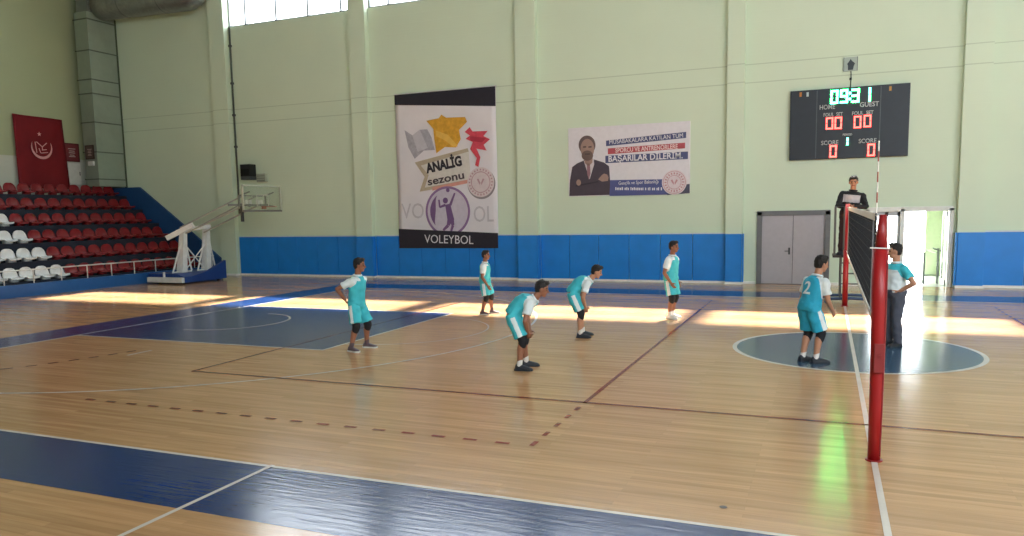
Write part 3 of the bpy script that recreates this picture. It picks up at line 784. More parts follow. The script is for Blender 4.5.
# ================================================================== SCOREBOARD
SBX0, SBX1, SBZ0, SBZ1 = -1.47, 1.59, 3.6, 5.55
YSC = YW-.14
sb = thing('scoreboard', 'black electronic scoreboard with green clock and red digits', 'scoreboard', (0, YSC, 3.6))
b = NB(); box(b, SBX0, SBX1, YSC, YW-.002, SBZ0, SBZ1, bev=.015); child('cabinet', b, mat('scoreboard black', '1b2430', .5, noise_amt=.1), sb)
b = NB()
for x in (-.76, .87): box(b, x-.012, x+.012, YSC-.01, YSC, SBZ0+.03, SBZ1-.03)
child('divider_strip', b, mat('scoreboard strip', '4b5258', .5), sb)
green_e = mat('green led', '2ee07a', .5, emit='38f08a', es=22); red_e = mat('red led', 'e02a20', .5, emit='ff5248', es=3.2)
cap_m = mat('scoreboard lettering', 'b9bcbc', .5)
def sbp(u, v):  # scoreboard face from a 660x536 sketch frame
    u += 9; v += 4
    s = (u-85)/(578-85); top = 172-37*s; bot = 455-20*s
    return (SBX0+(SBX1-SBX0)*s, SBZ1-(v-top)/(bot-top)*(SBZ1-SBZ0))
SEG = {'0': 'abcdef', '1': 'bc', '3': 'abcdg', '9': 'abcdfg'}
def digit(name, ch, x, z, w_, h_, t, m):
    b = NB(); y = YSC-.012
    def sg_(x0, z0, x1, z1): 
        box(b, x0, x1, y, y+.01, z0, z1)
    L = {'a': (-w_/2, h_/2-t, w_/2, h_/2), 'd': (-w_/2, -h_/2, w_/2, -h_/2+t), 'g': (-w_/2, -t/2, w_/2, t/2), 'b': (w_/2-t, .01, w_/2, h_/2), 'c': (w_/2-t, -h_/2, w_/2, -.01), 'f': (-w_/2, .01, -w_/2+t, h_/2), 'e': (-w_/2, -h_/2, -w_/2+t, -.01)}
    for k in SEG[ch]:
        a = L[k]; sg_(x+a[0], z+a[1], x+a[2], z+a[3])
    return child(name, b, m, sb)
for ch, u, v in (('0', 263, 190), ('9', 303, 187), ('3', 350, 184), ('1', 396, 180)):
    x, z = sbp(u, v); digit('clock_digit', ch, x, z, .20, .37, .05, green_e)
x, z = sbp(327, 186); b = NB()
for dz in (-.08, .08): box(b, x-.03, x+.03, YSC-.012, YSC-.002, z+dz-.03, z+dz+.03)
child('clock_colon', b, green_e, sb)
for u, v in ((246, 298), (282, 296), (362, 292), (402, 288)):
    x, z = sbp(u, v); digit('set_digit', '0', x, z, .19, .33, .038, red_e)
for u, v in ((264, 413), (421, 407)):
    x, z = sbp(u, v); digit('score_digit', '0', x, z, .19, .34, .042, red_e)
x, z = sbp(325, 372); digit('period_digit', '1', x-.05, z, .12, .2, .045, green_e)
def cap(body, u, v, wd, h=.1):
    x, z = sbp(u, v); o = wall_text('caption', body, x, z, YSC-.006, h, cap_m, sb, width=wd, slant=0, bold=.002)
    o.matrix_parent_inverse = Matrix.Translation(sb.location).inverted()
cap('HOME', 235, 232, .40, .13); cap('GUEST', 408, 220, .48, .13)
cap('FOUL  SET', 260, 262, .50, .10); cap('FOUL  SET', 382, 255, .54, .10)
cap('SCORE', 249, 378, .45, .12); cap('SCORE', 405, 370, .45, .12); cap('PERIOD', 322, 344, .24, .06)
for u, v, m in ((120, 181, 'b9762c'), (150, 180, 'b9c8cc'), (490, 155, 'c08a3c')):
    x, z = sbp(u, v); b = NB(); box(b, x-.03, x+.03, YSC-.008, YSC, z-.06, z+.06); child('indicator_mark', b, mat('indicator '+m, m, .5), sb)

pq = thing('wall_plaque', 'small square plaque with dark emblem high above the scoreboard', 'plaque', (.08, YW-.04, 6.0))
b = NB(); box(b, -.10, .27, YW-.04, YW-.002, 6.0, 6.38, bev=.006); child('plate', b, mat('plaque pale', 'a9b8b0', .5), pq)
b = NB()
for a in ((-.10, -.075), (.245, .27)): box(b, a[0], a[1], YW-.05, YW-.04, 6.0, 6.38)
child('edge', b, mat('plaque edge', '7d8a86', .5), pq)
b = NB(); prism(b, [(.02, YW-.048, 6.03), (.15, YW-.048, 6.03), (.17, YW-.048, 6.14), (.2, YW-.048, 6.2), (.12, YW-.048, 6.27), (.085, YW-.048, 6.33), (.05, YW-.048, 6.27), (-.0, YW-.048, 6.2), (.02, YW-.048, 6.14)], (0, .008, 0)); child('emblem', b, mat('plaque emblem', '2f3a40', .5), pq)
b = NB(); tube(b, [(.1, YW-.02, 6.0), (.11, YW-.02, 5.8), (.1, YW-.02, 5.55)], .012); box(b, .07, .13, YW-.04, YW-.002, 5.76, 5.82)
tag(obj('cable', b, dark_m), 'short thin cable between the plaque and the scoreboard top', 'cable')

# small stand inside the lobby, seen through the open doorway
ls = thing('reading_stand', 'thin legged stand with a white tilted top inside the open doorway', 'stand', (2.35, 11.9, 0))
b = NB(); loft(b, [[(2.12, 11.7, .98), (2.46, 11.7, .88), (2.46, 12.05, .88), (2.12, 12.05, .98)], [(2.12, 11.7, 1.02), (2.46, 11.7, .92), (2.46, 12.05, .92), (2.12, 12.05, 1.02)]]); child('top', b, mat('stand white', 'f2f2ee', .5), ls)
for x, y in ((2.2, 11.75), (2.2, 12.0), (2.55, 11.75), (2.55, 12.0)):
    b = NB(); tube(b, [(x, y, .002), (x, y, .9 if x < 2.4 else 1.02)], .018); child('leg', b, mat('stand grey', '6d7470', .5), ls)
b = NB(); tube(b, [(2.2, 11.87, .25), (2.55, 11.87, .25)], .015); tube(b, [(2.42, 11.75, 1.02), (2.6, 11.75, .95), (2.6, 12.0, .95), (2.42, 12.0, 1.02)], .02); child('crossbar', b, MATS['stand grey'], ls)

# ================================================================== NET
post_red = mat('post padding red', '9c1419', .42, noise_amt=.08, noise_scale=3)
post_dk = mat('post steel red', '8e1a1e', .4)
rope_m = mat('white rope', 'e6e2da', .7)
NZN, NZF = 2.15, 2.24
np_ = thing('net_post', 'near red padded volleyball post standing on the centre line', 'post', (0, -5.65, 0))
b = NB(); tube(b, [(0, -5.65, 0), (0, -5.65, 2.14)], .028, 16); child('pole', b, post_dk, np_, smooth=True)
b = NB(); tube(b, [(.0, -5.65, .012), (.002, -5.65, .5), (.002, -5.65, 1.0), (-.002, -5.65, 1.4), (-.006, -5.65, 1.86)], .052, 20, r2=.065); child('padding', b, post_red, np_, smooth=True)
b = NB(); tube(b, [(-.0, -5.65, 1.87), (.0, -5.65, 2.0), (.005, -5.65, 2.15)], .050, 18, r2=.030); child('upper_sleeve', b, post_dk, np_, smooth=True)
b = NB(); box(b, -.03, .05, -5.745, -5.72, .80, 1.05, bev=.004); tube(b, [(.015, -5.74, .95), (.015, -5.77, .95)], .012); child('winch', b, mat('winch dark red', '8a2a2c', .5), np_)
b = NB(); bar(b, (.043, -5.682, .05), (.050, -5.69, 1.82), .012, .012); child('padding_flap', b, mat('padding seam dark', '7d0d14', .5), np_)
b = NB(); tube(b, [(0, -5.65, 0), (0, -5.65, .012)], .072, 18); child('floor_plate', b, post_dk, np_)
b = NB(); tube(b, [(-.09, -5.70, 1.87), (.07, -5.725, 1.865)], .006); child('strap', b, rope_m, np_)
fp = thing('net_post', 'far red volleyball post in front of the referee stand', 'post', (0, 5.86, 0))
b = NB(); tube(b, [(0, 5.86, 0), (0, 5.86, 2.3)], .042, 16); child('pole', b, post_red, fp, smooth=True)
b = NB(); tube(b, [(0, 5.86, .012), (0, 5.86, 1.28)], .058, 16); child('padding', b, post_red, fp, smooth=True)
b = NB(); tube(b, [(0, 5.86, 0), (0, 5.86, .012)], .09, 18); child('floor_plate', b, post_dk, fp)

net = thing('volleyball_net', 'black volleyball net with white tapes stretched between the two red posts', 'net', (0, 0, 1.2))
net_m = mat('black net cord', '15161b', .8)
def nt_top(y): s = (y+5.6)/11.4; return NZN+(NZF-NZN)*s
b = NB()
Ya, Yb = -4.75, 4.75; y = Ya
while y <= Yb+.001:
    zt = nt_top(y); bar(b, (0, y, zt-1.0), (0, y, zt-.03), .005, .005); y += .1
for k in range(1, 10):
    bar(b, (0, Ya, nt_top(Ya)-.1*k), (0, Yb, nt_top(Yb)-.1*k), .005, .005)
child('netting', b, net_m, net)
b = NB(); loft(b, [[(-.012, y, nt_top(y)-.07), (.012, y, nt_top(y)-.07), (.012, y, nt_top(y)), (-.012, y, nt_top(y))] for y in (Ya, Yb)]); child('top_tape', b, rope_m, net)
b = NB(); loft(b, [[(-.010, y, nt_top(y)-1.03), (.010, y, nt_top(y)-1.03), (.010, y, nt_top(y)-.98), (-.010, y, nt_top(y)-.98)] for y in (Ya, Yb)]); child('bottom_tape', b, rope_m, net)
for y in (Ya, Yb):
    b = NB(); box(b, -.008, .008, y-.03, y+.03, nt_top(y)-1.0, nt_top(y)); child('end_band', b, net_m, net)
for y in (-4.5, 4.5):
    b = NB(); box(b, -.012, .012, y-.03, y+.03, nt_top(y)-1.02, nt_top(y)+.002); child('side_band', b, mat('side band grey', '8f9096', .6), net)
b = NB()
for dz in (-.02, -.98): tube(b, [(0, Ya, nt_top(Ya)+dz), (0, -5.6, nt_top(Ya)+dz)], .006); tube(b, [(0, Yb, nt_top(Yb)+dz), (0, 5.82, nt_top(Yb)+dz)], .006)
for k in range(9): tube(b, [(0, Ya, nt_top(Ya)-.1-.09*k), (-.0, -5.58, nt_top(Ya)-.15-.08*k)], .003)
child('tension_cord', b, rope_m, net)
for y, lab in ((-4.5, 'red and white striped antenna rising from the near end of the net'),):
    t = thing('net_antenna', lab, 'antenna', (0.015, y, nt_top(y)-1))
    zb = nt_top(y)-1.0
    for k in range(17):
        b = NB(); tube(b, [(.018, y, zb+.1*k), (.018, y, zb+.1*k+.1)], .007 if y < 0 else .006, 8)
        child('stripe', b, mat('antenna white', 'ece6dc', .5) if k % 2 == 0 else mat('antenna red', '9c4a42', .5), t)

# ================================================================== REFEREE STAND
rs = thing('referee_stand', 'tall steel referee stand with rail and platform behind the far net post', 'referee stand', (.15, 6.5, 0))
bl = mat('stand base blue', '2e4468', .5); sg_m = mat('stand frame grey', '565b5c', .5)
for y in (6.2, 7.0):
    b = NB(); tube(b, [(-.42, y, .035), (-.3, y, .12), (0.15, y, .14), (.6, y, .12), (.8, y, .035)], .034, 10); child('base_tube', b, bl, rs)
for x in (-.1, .42):
    for y in (6.2, 7.0):
        b = NB(); tube(b, [(x, y, .13), (x, y, 1.1)], .022); child('leg', b, sg_m, rs)
for z in (.4, .65, .9):
    b = NB(); tube(b, [(-.1, 7.0, z), (.42, 7.0, z)], .018); child('step', b, sg_m, rs)
b = NB(); box(b, -.28, .46, 6.12, 7.05, 1.08, 1.13, bev=.01); child('platform', b, mat('platform dark', '2c2f33', .7), rs)
for y in (6.2, 7.0):
    b = NB(); tube(b, [(-.24, y, 1.13), (-.24, y, 2.24), (-.05, y, 2.24), (-.05, y, 1.13)], .02); child('side_rail', b, sg_m, rs)
b = NB(); tube(b, [(-.24, 6.2, 2.24), (-.24, 7.0, 2.24)], .02); tube(b, [(.40, 6.2, 1.13), (.40, 6.2, 2.12), (.40, 7.0, 2.12), (.40, 7.0, 1.13)], .02); child('hand_rail', b, sg_m, rs)

# ================================================================== PEOPLE
def remesh(bm, voxel, smooth_it=4, fac=.5):
    bmesh.ops.recalc_face_normals(bm, faces=bm.faces[:])
    me = bpy.data.meshes.new('tmp'); bm.to_mesh(me); bm.free()
    o = bpy.data.objects.new('tmp', me); C.objects.link(o)
    md = o.modifiers.new('r', 'REMESH'); md.mode = 'VOXEL'; md.voxel_size = voxel
    if smooth_it:
        s = o.modifiers.new('s', 'SMOOTH'); s.factor = fac; s.iterations = smooth_it
    bpy.context.view_layer.update()
    out = bpy.data.meshes.new_from_object(o.evaluated_get(bpy.context.evaluated_depsgraph_get()))
    bpy.data.objects.remove(o); bpy.data.meshes.remove(me)
    for p in out.polygons: p.use_smooth = True
    return out

def ik(a, b, l1, l2, pole):
    d = b-a; L = d.length; mx = (l1+l2)*.999
    if L > mx: b = a + d*(mx/L); d = b-a; L = mx
    u = d/L; x = (l1*l1-l2*l2+L*L)/(2*L); h = math.sqrt(max(0, l1*l1-x*x))
    p = pole-u*pole.dot(u); p.normalize()
    return a+u*x+p*h, b

skin_m = mat('skin light', 'b98468', .55, noise_amt=.05)
skin_d = mat('skin tan', '94614a', .55, noise_amt=.05)
hair_m = mat('dark hair', '1c1715', .7, noise_amt=.3, noise_scale=60, bump=.5)
eye_m = mat('eye dark', '1a1412', .3); lip_m = mat('lips', '8a4a42', .5)
teal = mat('turquoise jersey', '3fbccc', .75, noise_amt=.10, noise_scale=9, bump=.35)
teal2 = mat('blue turquoise jersey', '28a8cc', .75, noise_amt=.10, noise_scale=9, bump=.35)
jw = mat('white jersey', 'e4edf0', .75, noise_amt=.04, noise_scale=9, bump=.3)
pad_m = mat('black knee pad', '14161c', .8)
shoe_d = mat('dark shoe', '1d222c', .6); shoe_w = mat('white shoe', 'eceae6', .6); shoe_g = mat('grey shoe', '5a4a52', .6); sole_m = mat('shoe sole', 'd9d6d0', .6)
sock_m = mat('sock white', 'd9d5d2', .8)
trouser_m = mat('grey trousers', '4a4c58', .8, bump=.3); black_c = mat('black jacket', '17181d', .75, bump=.3); maroon = mat('dark maroon trousers', '2e1a20', .8); panel_m = mat('jacket grey panel', 'b9b6bc', .75)

def person(label, pos, yaw, H_, pelvis, chest, feet, hands, head_yaw=0, head_pitch=0, skin=None, jersey=None, sleeve_mat=None,
           style='player', shoes=None, foot_yaw=(0, 0), knee_pole=None, elbow_pole=None, build=1.0, number=None, hair_r=1.0, white_side=True, knee_pads=(1, 1), kneepad_low=0):
    """local frame: +x forward, +y left, +z up; all local positions in metres"""
    skin = skin or skin_m; jersey = jersey or teal; shoes = shoes or shoe_d
    h = H_; X, Yv, Z = V((1, 0, 0)), V((0, 1, 0)), V((0, 0, 1))
    P, N = V(pelvis), V(chest)
    t = (N-P).normalized(); left = Yv - t*Yv.dot(t); left.normalize(); fwd = left.cross(t).normalized()
    LA = .175*h; LB = .150*h; LT = .245*h; LS = .235*h
    sh = [N - t*.045*h + left*s*.105*h*build for s in (1, -1)]
    hip = [P + left*s*.052*h - t*.01*h for s in (1, -1)]
    ank = [V(f) for f in feet]
    kp = [V(k) for k in (knee_pole or [(1, .15, 0), (1, -.15, 0)])]
    ep = [V(k) for k in (elbow_pole or [(-.8, .5, 0), (-.8, -.5, 0)])]
    knee, elb, wri = [None]*2, [None]*2, [None]*2
    for i in (0, 1):
        knee[i], ank[i] = ik(hip[i], ank[i], LT, LS, kp[i])
        if hands is None: hd_ = V((knee[i].x+.048*h, knee[i].y, knee[i].z+.070*h))
        else: hd_ = V(hands[i])
        elb[i], wri[i] = ik(sh[i], hd_, LA, LB, ep[i])
    bend = max(0, 1-t.z)
    def spine(q):   # curved back
        c = P + (N-P)*q; return c - fwd*(.06*h*bend*math.sin(math.pi*min(1, max(0, q)))*1.6)
    def ring(q, w_, d_, infl=0, n=20, off=0):
        c = spine(q) + fwd*off*h
        return [c + left*((w_*h*build+infl)*math.cos(2*math.pi*k/n)) + fwd*((d_*h*build+infl)*math.sin(2*math.pi*k/n)) for k in range(n)]
    TOR = [(-.14, .06, .05), (-.06, .085, .066), (.05, .095, .072), (.25, .088, .064), (.42, .083, .058), (.62, .094, .064), (.80, .104, .064), (.92, .088, .052), (.99, .05, .04), (1.04, .03, .032)]
    # ---------------- body
    bm = NB()
    loft(bm, [ring(*r) for r in TOR])
    hd_dir = Matrix.Rotation(head_yaw, 3, 'Z') @ V((math.cos(head_pitch), 0, math.sin(head_pitch)))
    hl = Z.cross(hd_dir); hl.normalize(); hu = hd_dir.cross(hl).normalized()
    nb_ = N + t*.0*h
    HC = N + t*.045*h + hu*.075*h + hd_dir*.018*h
    capsule(bm, N - t*.03*h, HC - hu*.035*h - hd_dir*.012*h, .036*h, .034*h)
    rz_, rx_, ry_ = .068*h, .060*h, .050*h
    ellipsoid(bm, HC + hu*.012*h - hd_dir*.004*h, hd_dir, hl, hu, rx_, ry_, rz_*.88)           # skull
    ellipsoid(bm, HC - hu*.030*h + hd_dir*.014*h, hd_dir, hl, hu, .040*h, .036*h, .040*h)       # jaw
    ellipsoid(bm, HC - hu*.058*h + hd_dir*.036*h, hd_dir, hl, hu, .014*h, .016*h, .012*h)       # chin
    capsule(bm, HC + hd_dir*.052*h + hu*.004*h, HC + hd_dir*.066*h - hu*.016*h, .006*h, .009*h)  # nose
    for s in (1, -1):
        ellipsoid(bm, HC - hd_dir*.004*h + hl*s*.051*h - hu*.006*h, hd_dir, hl, hu, .011*h, .005*h, .018*h)  # ear
        capsule(bm, HC + hd_dir*.046*h + hl*s*.010*h + hu*.013*h, HC + hd_dir*.040*h + hl*s*.030*h + hu*.012*h, .008*h, .007*h)  # brow
    capsule(bm, HC + hd_dir*.050*h + hl*.012*h - hu*.031*h, HC + hd_dir*.050*h - hl*.012*h - hu*.031*h, .006*h, .006*h)  # lips
    for i, s in ((0, 1), (1, -1)):
        capsule(bm, sh[i] - left*s*.03*h, sh[i], .036*h, .034*h)
        capsule(bm, sh[i], sh[i]+(elb[i]-sh[i])*.45, .032*h, .029*h); capsule(bm, sh[i]+(elb[i]-sh[i])*.45, elb[i], .029*h, .023*h)
        capsule(bm, elb[i], elb[i]+(wri[i]-elb[i])*.3, .023*h, .0245*h); capsule(bm, elb[i]+(wri[i]-elb[i])*.3, wri[i], .0245*h, .016*h)
        capsule(bm, hip[i], hip[i]+(knee[i]-hip[i])*.4, .058*h, .052*h); capsule(bm, hip[i]+(knee[i]-hip[i])*.4, knee[i], .052*h, .034*h)
        sd = (ank[i]-knee[i]); back = -(kp[i]-sd.normalized()*kp[i].dot(sd.normalized())).normalized()
        calf = knee[i]+sd*.32+back*.010*h
        capsule(bm, knee[i], calf, .033*h, .035*h); capsule(bm, calf, ank[i], .034*h, .021*h)
        fd = Matrix.Rotation(foot_yaw[i], 3, 'Z') @ X
        capsule(bm, ank[i]-Z*.012*h, ank[i]+fd*.08*h-Z*.028*h, .02*h, .016*h)
        # hand: palm, four fingers, thumb
        wd = (wri[i]-elb[i]).normalized()
        inn = (P + (N-P)*.4 - wri[i]); inn = inn - wd*inn.dot(wd); inn.normalize()      # palm faces the body
        side = wd.cross(inn).normalized()
        if side.dot(fwd) < 0: side = -side
        pc = wri[i] + wd*.028*h
        ellipsoid(bm, pc, side, inn, wd, .024*h, .011*h, .034*h, 12, 8)
        for f_, (o_, ln) in enumerate(((.018, .042), (.006, .047), (-.006, .043), (-.017, .034))):
            a0 = wri[i] + wd*.054*h + side*o_*h
            d1 = (wd + inn*.25).normalized(); d2 = (wd*.7 + inn*.7).normalized()
            m1 = a0 + d1*ln*h*.5; m2 = m1 + d2*ln*h*.5
            capsule(bm, a0-wd*.012*h, m1, .0062*h, .0056*h, 8); capsule(bm, m1, m2, .0056*h, .0048*h, 8)
        a0 = wri[i] + wd*.018*h + side*.018*h
        m1 = a0 + (wd*.6+side*.75+inn*.2).normalized()*.026*h; m2 = m1 + (wd*.85+side*.3+inn*.35).normalized()*.022*h
        capsule(bm, a0, m1, .0075*h, .0068*h, 8); capsule(bm, m1, m2, .0066*h, .0054*h, 8)
    bme = remesh(bm, .0075, 3)
    bme.name = 'person_body'
    for m in (skin, eye_m, lip_m): bme.materials.append(m)
    eyes = [HC + hd_dir*.046*h + hl*s*.020*h + hu*.003*h for s in (1, -1)]
    brows = [HC + hd_dir*.048*h + hl*s*.021*h + hu*.019*h for s in (1, -1)]
    mouth = HC + hd_dir*.055*h - hu*.031*h
    for p in bme.polygons:
        c = p.center
        if (c-HC).length < .12*h:
            if any((c-e).length < .0085*h for e in eyes): p.material_index = 1
            for b_ in brows:
                d = c-b_
                if abs(d.dot(hu)) < .0045*h and abs(d.dot(hl)) < .014*h and abs(d.dot(hd_dir)) < .03*h: p.material_index = 1
            d = c-mouth
            if abs(d.dot(hu)) < .0055*h and abs(d.dot(hl)) < .016*h and abs(d.dot(hd_dir)) < .02*h: p.material_index = 2
    o = bpy.data.objects.new('person', bme); C.objects.link(o)
    o.location = pos; o.rotation_euler = (0, 0, yaw); tag(o, label, 'person', None)
    def kid(name, me, mats):
        if not len(me.materials):
            for m in mats: me.materials.append(m)
        k = bpy.data.objects.new(name, me); C.objects.link(k); k.parent = o; return k
    # ---------------- hair
    bm = NB()
    ellipsoid(bm, HC + hu*.024*h - hd_dir*.012*h, hd_dir, hl, hu, .060*h*hair_r, .0545*h*hair_r, .062*h*hair_r, 20, 12)
    ellipsoid(bm, HC + hu*.002*h - hd_dir*.028*h, hd_dir, hl, hu, .040*h*hair_r, .050*h*hair_r, .050*h, 18, 10)
    ellipsoid(bm, HC + hu*.062*h + hd_dir*.026*h, hd_dir, hl, hu, .030*h, .036*h, .022*h, 14, 8)
    me = remesh(bm, .008, 2)
    for v in me.vertices:
        v.co += (v.co-HC).normalized()*(noise.noise(v.co*45)*.006*h)
    kid('hair', me, [hair_m])
    # ---------------- upper clothing
    long_s = style == 'referee'
    bm = NB(); inf = .014*h
    T2 = [(-.02, .094, .076), (.10, .094, .072), (.25, .090, .066), (.42, .088, .063), (.62, .097, .067), (.80, .106, .067), (.90, .094, .056), (.965, .062, .046), (1.0, .044, .042)]
    if style != 'player': T2[0] = (0.02, .09, .072)
    loft(bm, [ring(a, b_, c_, inf) for a, b_, c_ in T2])
    sl_end = []
    for i, s in ((0, 1), (1, -1)):
        e = elb[i] if long_s else sh[i] + (elb[i]-sh[i])*.66
        sl_end.append(e)
        d = (e-sh[i]).normalized(); u, w_ = frame_of(d)
        r0, r1 = (.046*h, .034*h) if long_s else (.042*h, .041*h)
        loft(bm, [[c + (u*math.cos(2*math.pi*k/16)+w_*math.sin(2*math.pi*k/16))*r for k in range(16)] for c, r in ((sh[i]-d*.02*h, r0*.8), (sh[i]+d*.01*h, r0), (sh[i]+(e-sh[i])*.5, (r0+r1)/2), (e, r1))])
        capsule(bm, sh[i]-left*s*.045*h - t*.004*h, sh[i]+left*s*.002*h, .043*h, .041*h)
        if long_s:
            capsule(bm, elb[i], elb[i]+(wri[i]-elb[i])*.9, .034*h, .024*h)
    me = remesh(bm, .009, 3)
    for v in me.vertices:
        v.co += v.normal*noise.noise(v.co*14+V((pos[0], pos[1], 0)))*.008*h
    mats = [jersey, jw]
    if style == 'referee': mats = [black_c, panel_m]
    if style == 'coach': mats = [jw, teal]
    me.materials.clear()
    for m in mats: me.materials.append(m)
    for p in me.polygons:
        c = p.center; mi = 0
        q = (c-P).dot(t)/(N-P).length; lat = (c-P).dot(left)/(.1*h*build); fw_ = (c-spine(q)).dot(fwd)
        arm = min(min(((c-sh[i])-(sl_end[i]-sh[i])*max(0, min(1, (c-sh[i]).dot(sl_end[i]-sh[i])/(sl_end[i]-sh[i]).length_squared))).length for i in (0, 1)), 9)
        if style == 'player':
            if arm < .054*h and abs(lat) > .80: mi = 1
            if q > .86 and abs(lat) > .42 and fw_ > -.05*h: mi = 1
        elif style == 'coach':
            if (arm < .06*h and abs(lat) > .78) or q > .80: mi = 1
        else:
            if .50 < q < .84 and fw_ > .02*h and abs(lat) < .92: mi = 1
        p.material_index = mi
    kid('jacket' if long_s else 'shirt', me, mats)
    shirt_me = me
    # collar
    bm = NB(); n_ = 18; cc = N + t*.012*h
    tube(bm, [cc + left*(.044*h*math.cos(2*math.pi*k/n_)) + fwd*(.042*h*math.sin(2*math.pi*k/n_)) for k in range(n_+1)], .010*h, 8)
    me = bpy.data.meshes.new('collar'); bm.to_mesh(me); bm.free(); kid('collar', me, [jw if style != 'referee' else black_c])
    # ---------------- lower clothing
    bm = NB()
    loft(bm, [ring(a, b_, c_, .016*h) for a, b_, c_ in ((-.16, .068, .06), (-.06, .092, .072), (.06, .096, .074), (.12, .090, .070))])
    for i, s in ((0, 1), (1, -1)):
        if style == 'player':
            e = hip[i] + (knee[i]-hip[i])*.86; d = (e-hip[i]).normalized(); u, w_ = frame_of(d)
            loft(bm, [[c + (u*math.cos(2*math.pi*k/18)+w_*math.sin(2*math.pi*k/18))*r for k in range(18)] for c, r in ((hip[i]-d*.02*h, .062*h), (hip[i]+d*.06*h, .070*h), (hip[i]+(e-hip[i])*.6, .068*h), (e, .070*h))])
        else:
            capsule(bm, hip[i], knee[i], .068*h, .047*h); 
            e = ank[i]-Z*.012*h; d = (e-knee[i]).normalized(); u, w_ = frame_of(d)
            loft(bm, [[c + (u*math.cos(2*math.pi*k/16)+w_*math.sin(2*math.pi*k/16))*r for k in range(16)] for c, r in ((knee[i]-d*.01*h, .046*h), (knee[i]+(e-knee[i])*.5, .045*h), (e, .038*h))])
    me = remesh(bm, .009, 3)
    for v in me.vertices: v.co += v.normal*noise.noise(v.co*12+V((pos[1], pos[0], 3)))*.009*h
    me.materials.clear()
    for m in ([jersey, jw] if style == 'player' else [trouser_m if style == 'coach' else maroon]): me.materials.append(m)
    for p in me.polygons:
        if style != 'player': break
        c = p.center
        best = min((0, 1), key=lambda i: abs((c-hip[i]).dot(left)))
        d = (knee[best]-hip[best]).normalized(); r = c-hip[best]; dn = r.dot(d); r = r-d*dn
        s = 1 if best == 0 else -1
        if r.length > .03*h and dn > .02*h and (c-P).dot(t) < .05*h and r.normalized().dot(left)*s > .94 and white_side: p.material_index = 1
    kid('shorts' if style == 'player' else 'trousers', me, [jersey, jw] if style == 'player' else [trouser_m if style == 'coach' else maroon])
    # ---------------- knee pads, socks, shoes
    for i in (0, 1):
        fd = Matrix.Rotation(foot_yaw[i], 3, 'Z') @ X
        if style == 'player' and knee_pads[i]:
            bm = NB(); d1 = (knee[i]-hip[i]).normalized(); d2 = (ank[i]-knee[i]).normalized()
            capsule(bm, knee[i]-d1*.032*h, knee[i], .044*h, .045*h); capsule(bm, knee[i], knee[i]+d2*(.045+kneepad_low)*h, .045*h, .038*h)
            kid('knee_pad', remesh(bm, .009, 2), [pad_m])
        if style == 'player':
            bm = NB(); d2 = (ank[i]-knee[i]).normalized(); capsule(bm, ank[i]-d2*.045*h, ank[i], .026*h, .026*h); me = remesh(bm, .009, 2); kid('sock', me, [sock_m if shoes is not shoe_g else shoe_g])
        sl = fd.cross(Z)
        base = V((ank[i].x, ank[i].y, 0))
        bm = NB()
        prof = [(-.040, .020, .050), (-.030, .028, .062), (.0, .029, .066), (.035, .030, .052), (.075, .033, .040), (.105, .030, .032), (.122, .016, .022)]
        loft(bm, [[base + fd*x*h + sl*(w_*h*math.cos(a)) + Z*(.012*h + max(0, math.sin(a))*(zt-.012)*h if math.sin(a) > 0 else .006*h) for a in [2*math.pi*k/14 for k in range(14)]] for x, w_, zt in prof])
        me = remesh(bm, .008, 3); sh_o = kid('shoe', me, [shoes])
        bm = NB()
        loft(bm, [[base + fd*x*h + sl*w_*h*sx + Z*z for sx, z in ((-1, .001), (1, .001), (1, .016*h), (-1, .016*h))] for x, w_ in ((-.046, .020), (-.03, .031), (.0, .031), (.04, .031), (.08, .035), (.108, .032), (.126, .016))])
        me = bpy.data.meshes.new('sole'); bmesh.ops.recalc_face_normals(bm, faces=bm.faces[:]); bm.to_mesh(me); bm.free()
        me.materials.append(sole_m if shoes is not shoe_d else shoe_d)
        k = bpy.data.objects.new('sole', me); C.objects.link(k); k.parent = sh_o
    if number:
        bvh = BVHTree.FromPolygons([v.co for v in shirt_me.vertices], [p.vertices for p in shirt_me.polygons])
        for body, size, q0, nm in number:
            me = text_mesh(body, size, 0, .004)
            b2 = NB(); b2.from_mesh(me); bmesh.ops.triangulate(b2, faces=b2.faces[:]); bmesh.ops.subdivide_edges(b2, edges=b2.edges[:], cuts=2, use_grid_fill=True); b2.to_mesh(me); b2.free()
            for v in me.vertices:
                p = spine(q0) - left*v.co.x*1.0 + t*v.co.y
                hit = bvh.ray_cast(p - fwd*.6, fwd)
                v.co = (hit[0] if hit[0] else p-fwd*.1) - fwd*.006
            me.materials.clear()
            kid(nm, me, [jw])
    return o, dict(HC=HC, knee=knee, wri=wri, sh=sh)

# P1 standing, hands behind the hips
person('player standing in the blue key, hands on hips behind the back', (-7.62, -2.2, 0), R(-2), 1.53,
       (-.02, 0, .785), (.02, 0, 1.235), [(.0, .21, .068), (-.02, -.20, .068)], [(-.15, .15, .86), (-.15, -.15, .86)],
       head_yaw=R(20), head_pitch=R(-4), skin=skin_d, shoes=shoe_g, foot_yaw=(R(8), R(-14)), elbow_pole=[(-1, .9, 0), (-1, -.9, 0)])
# P2 far back player in the sun
person('player standing farthest back, below the VOLEYBOL banner', (-7.42, 2.5, 0), R(10), 1.41,
       (0, 0, .735), (.01, 0, 1.145), [(-.05, -.10, .064), (.12, .12, .064)][::-1], [(.06, .19, .68), (.10, -.17, .66)],
       head_yaw=R(-6), skin=skin_d, shoes=shoe_g, foot_yaw=(R(10), R(-10)), build=1.06)
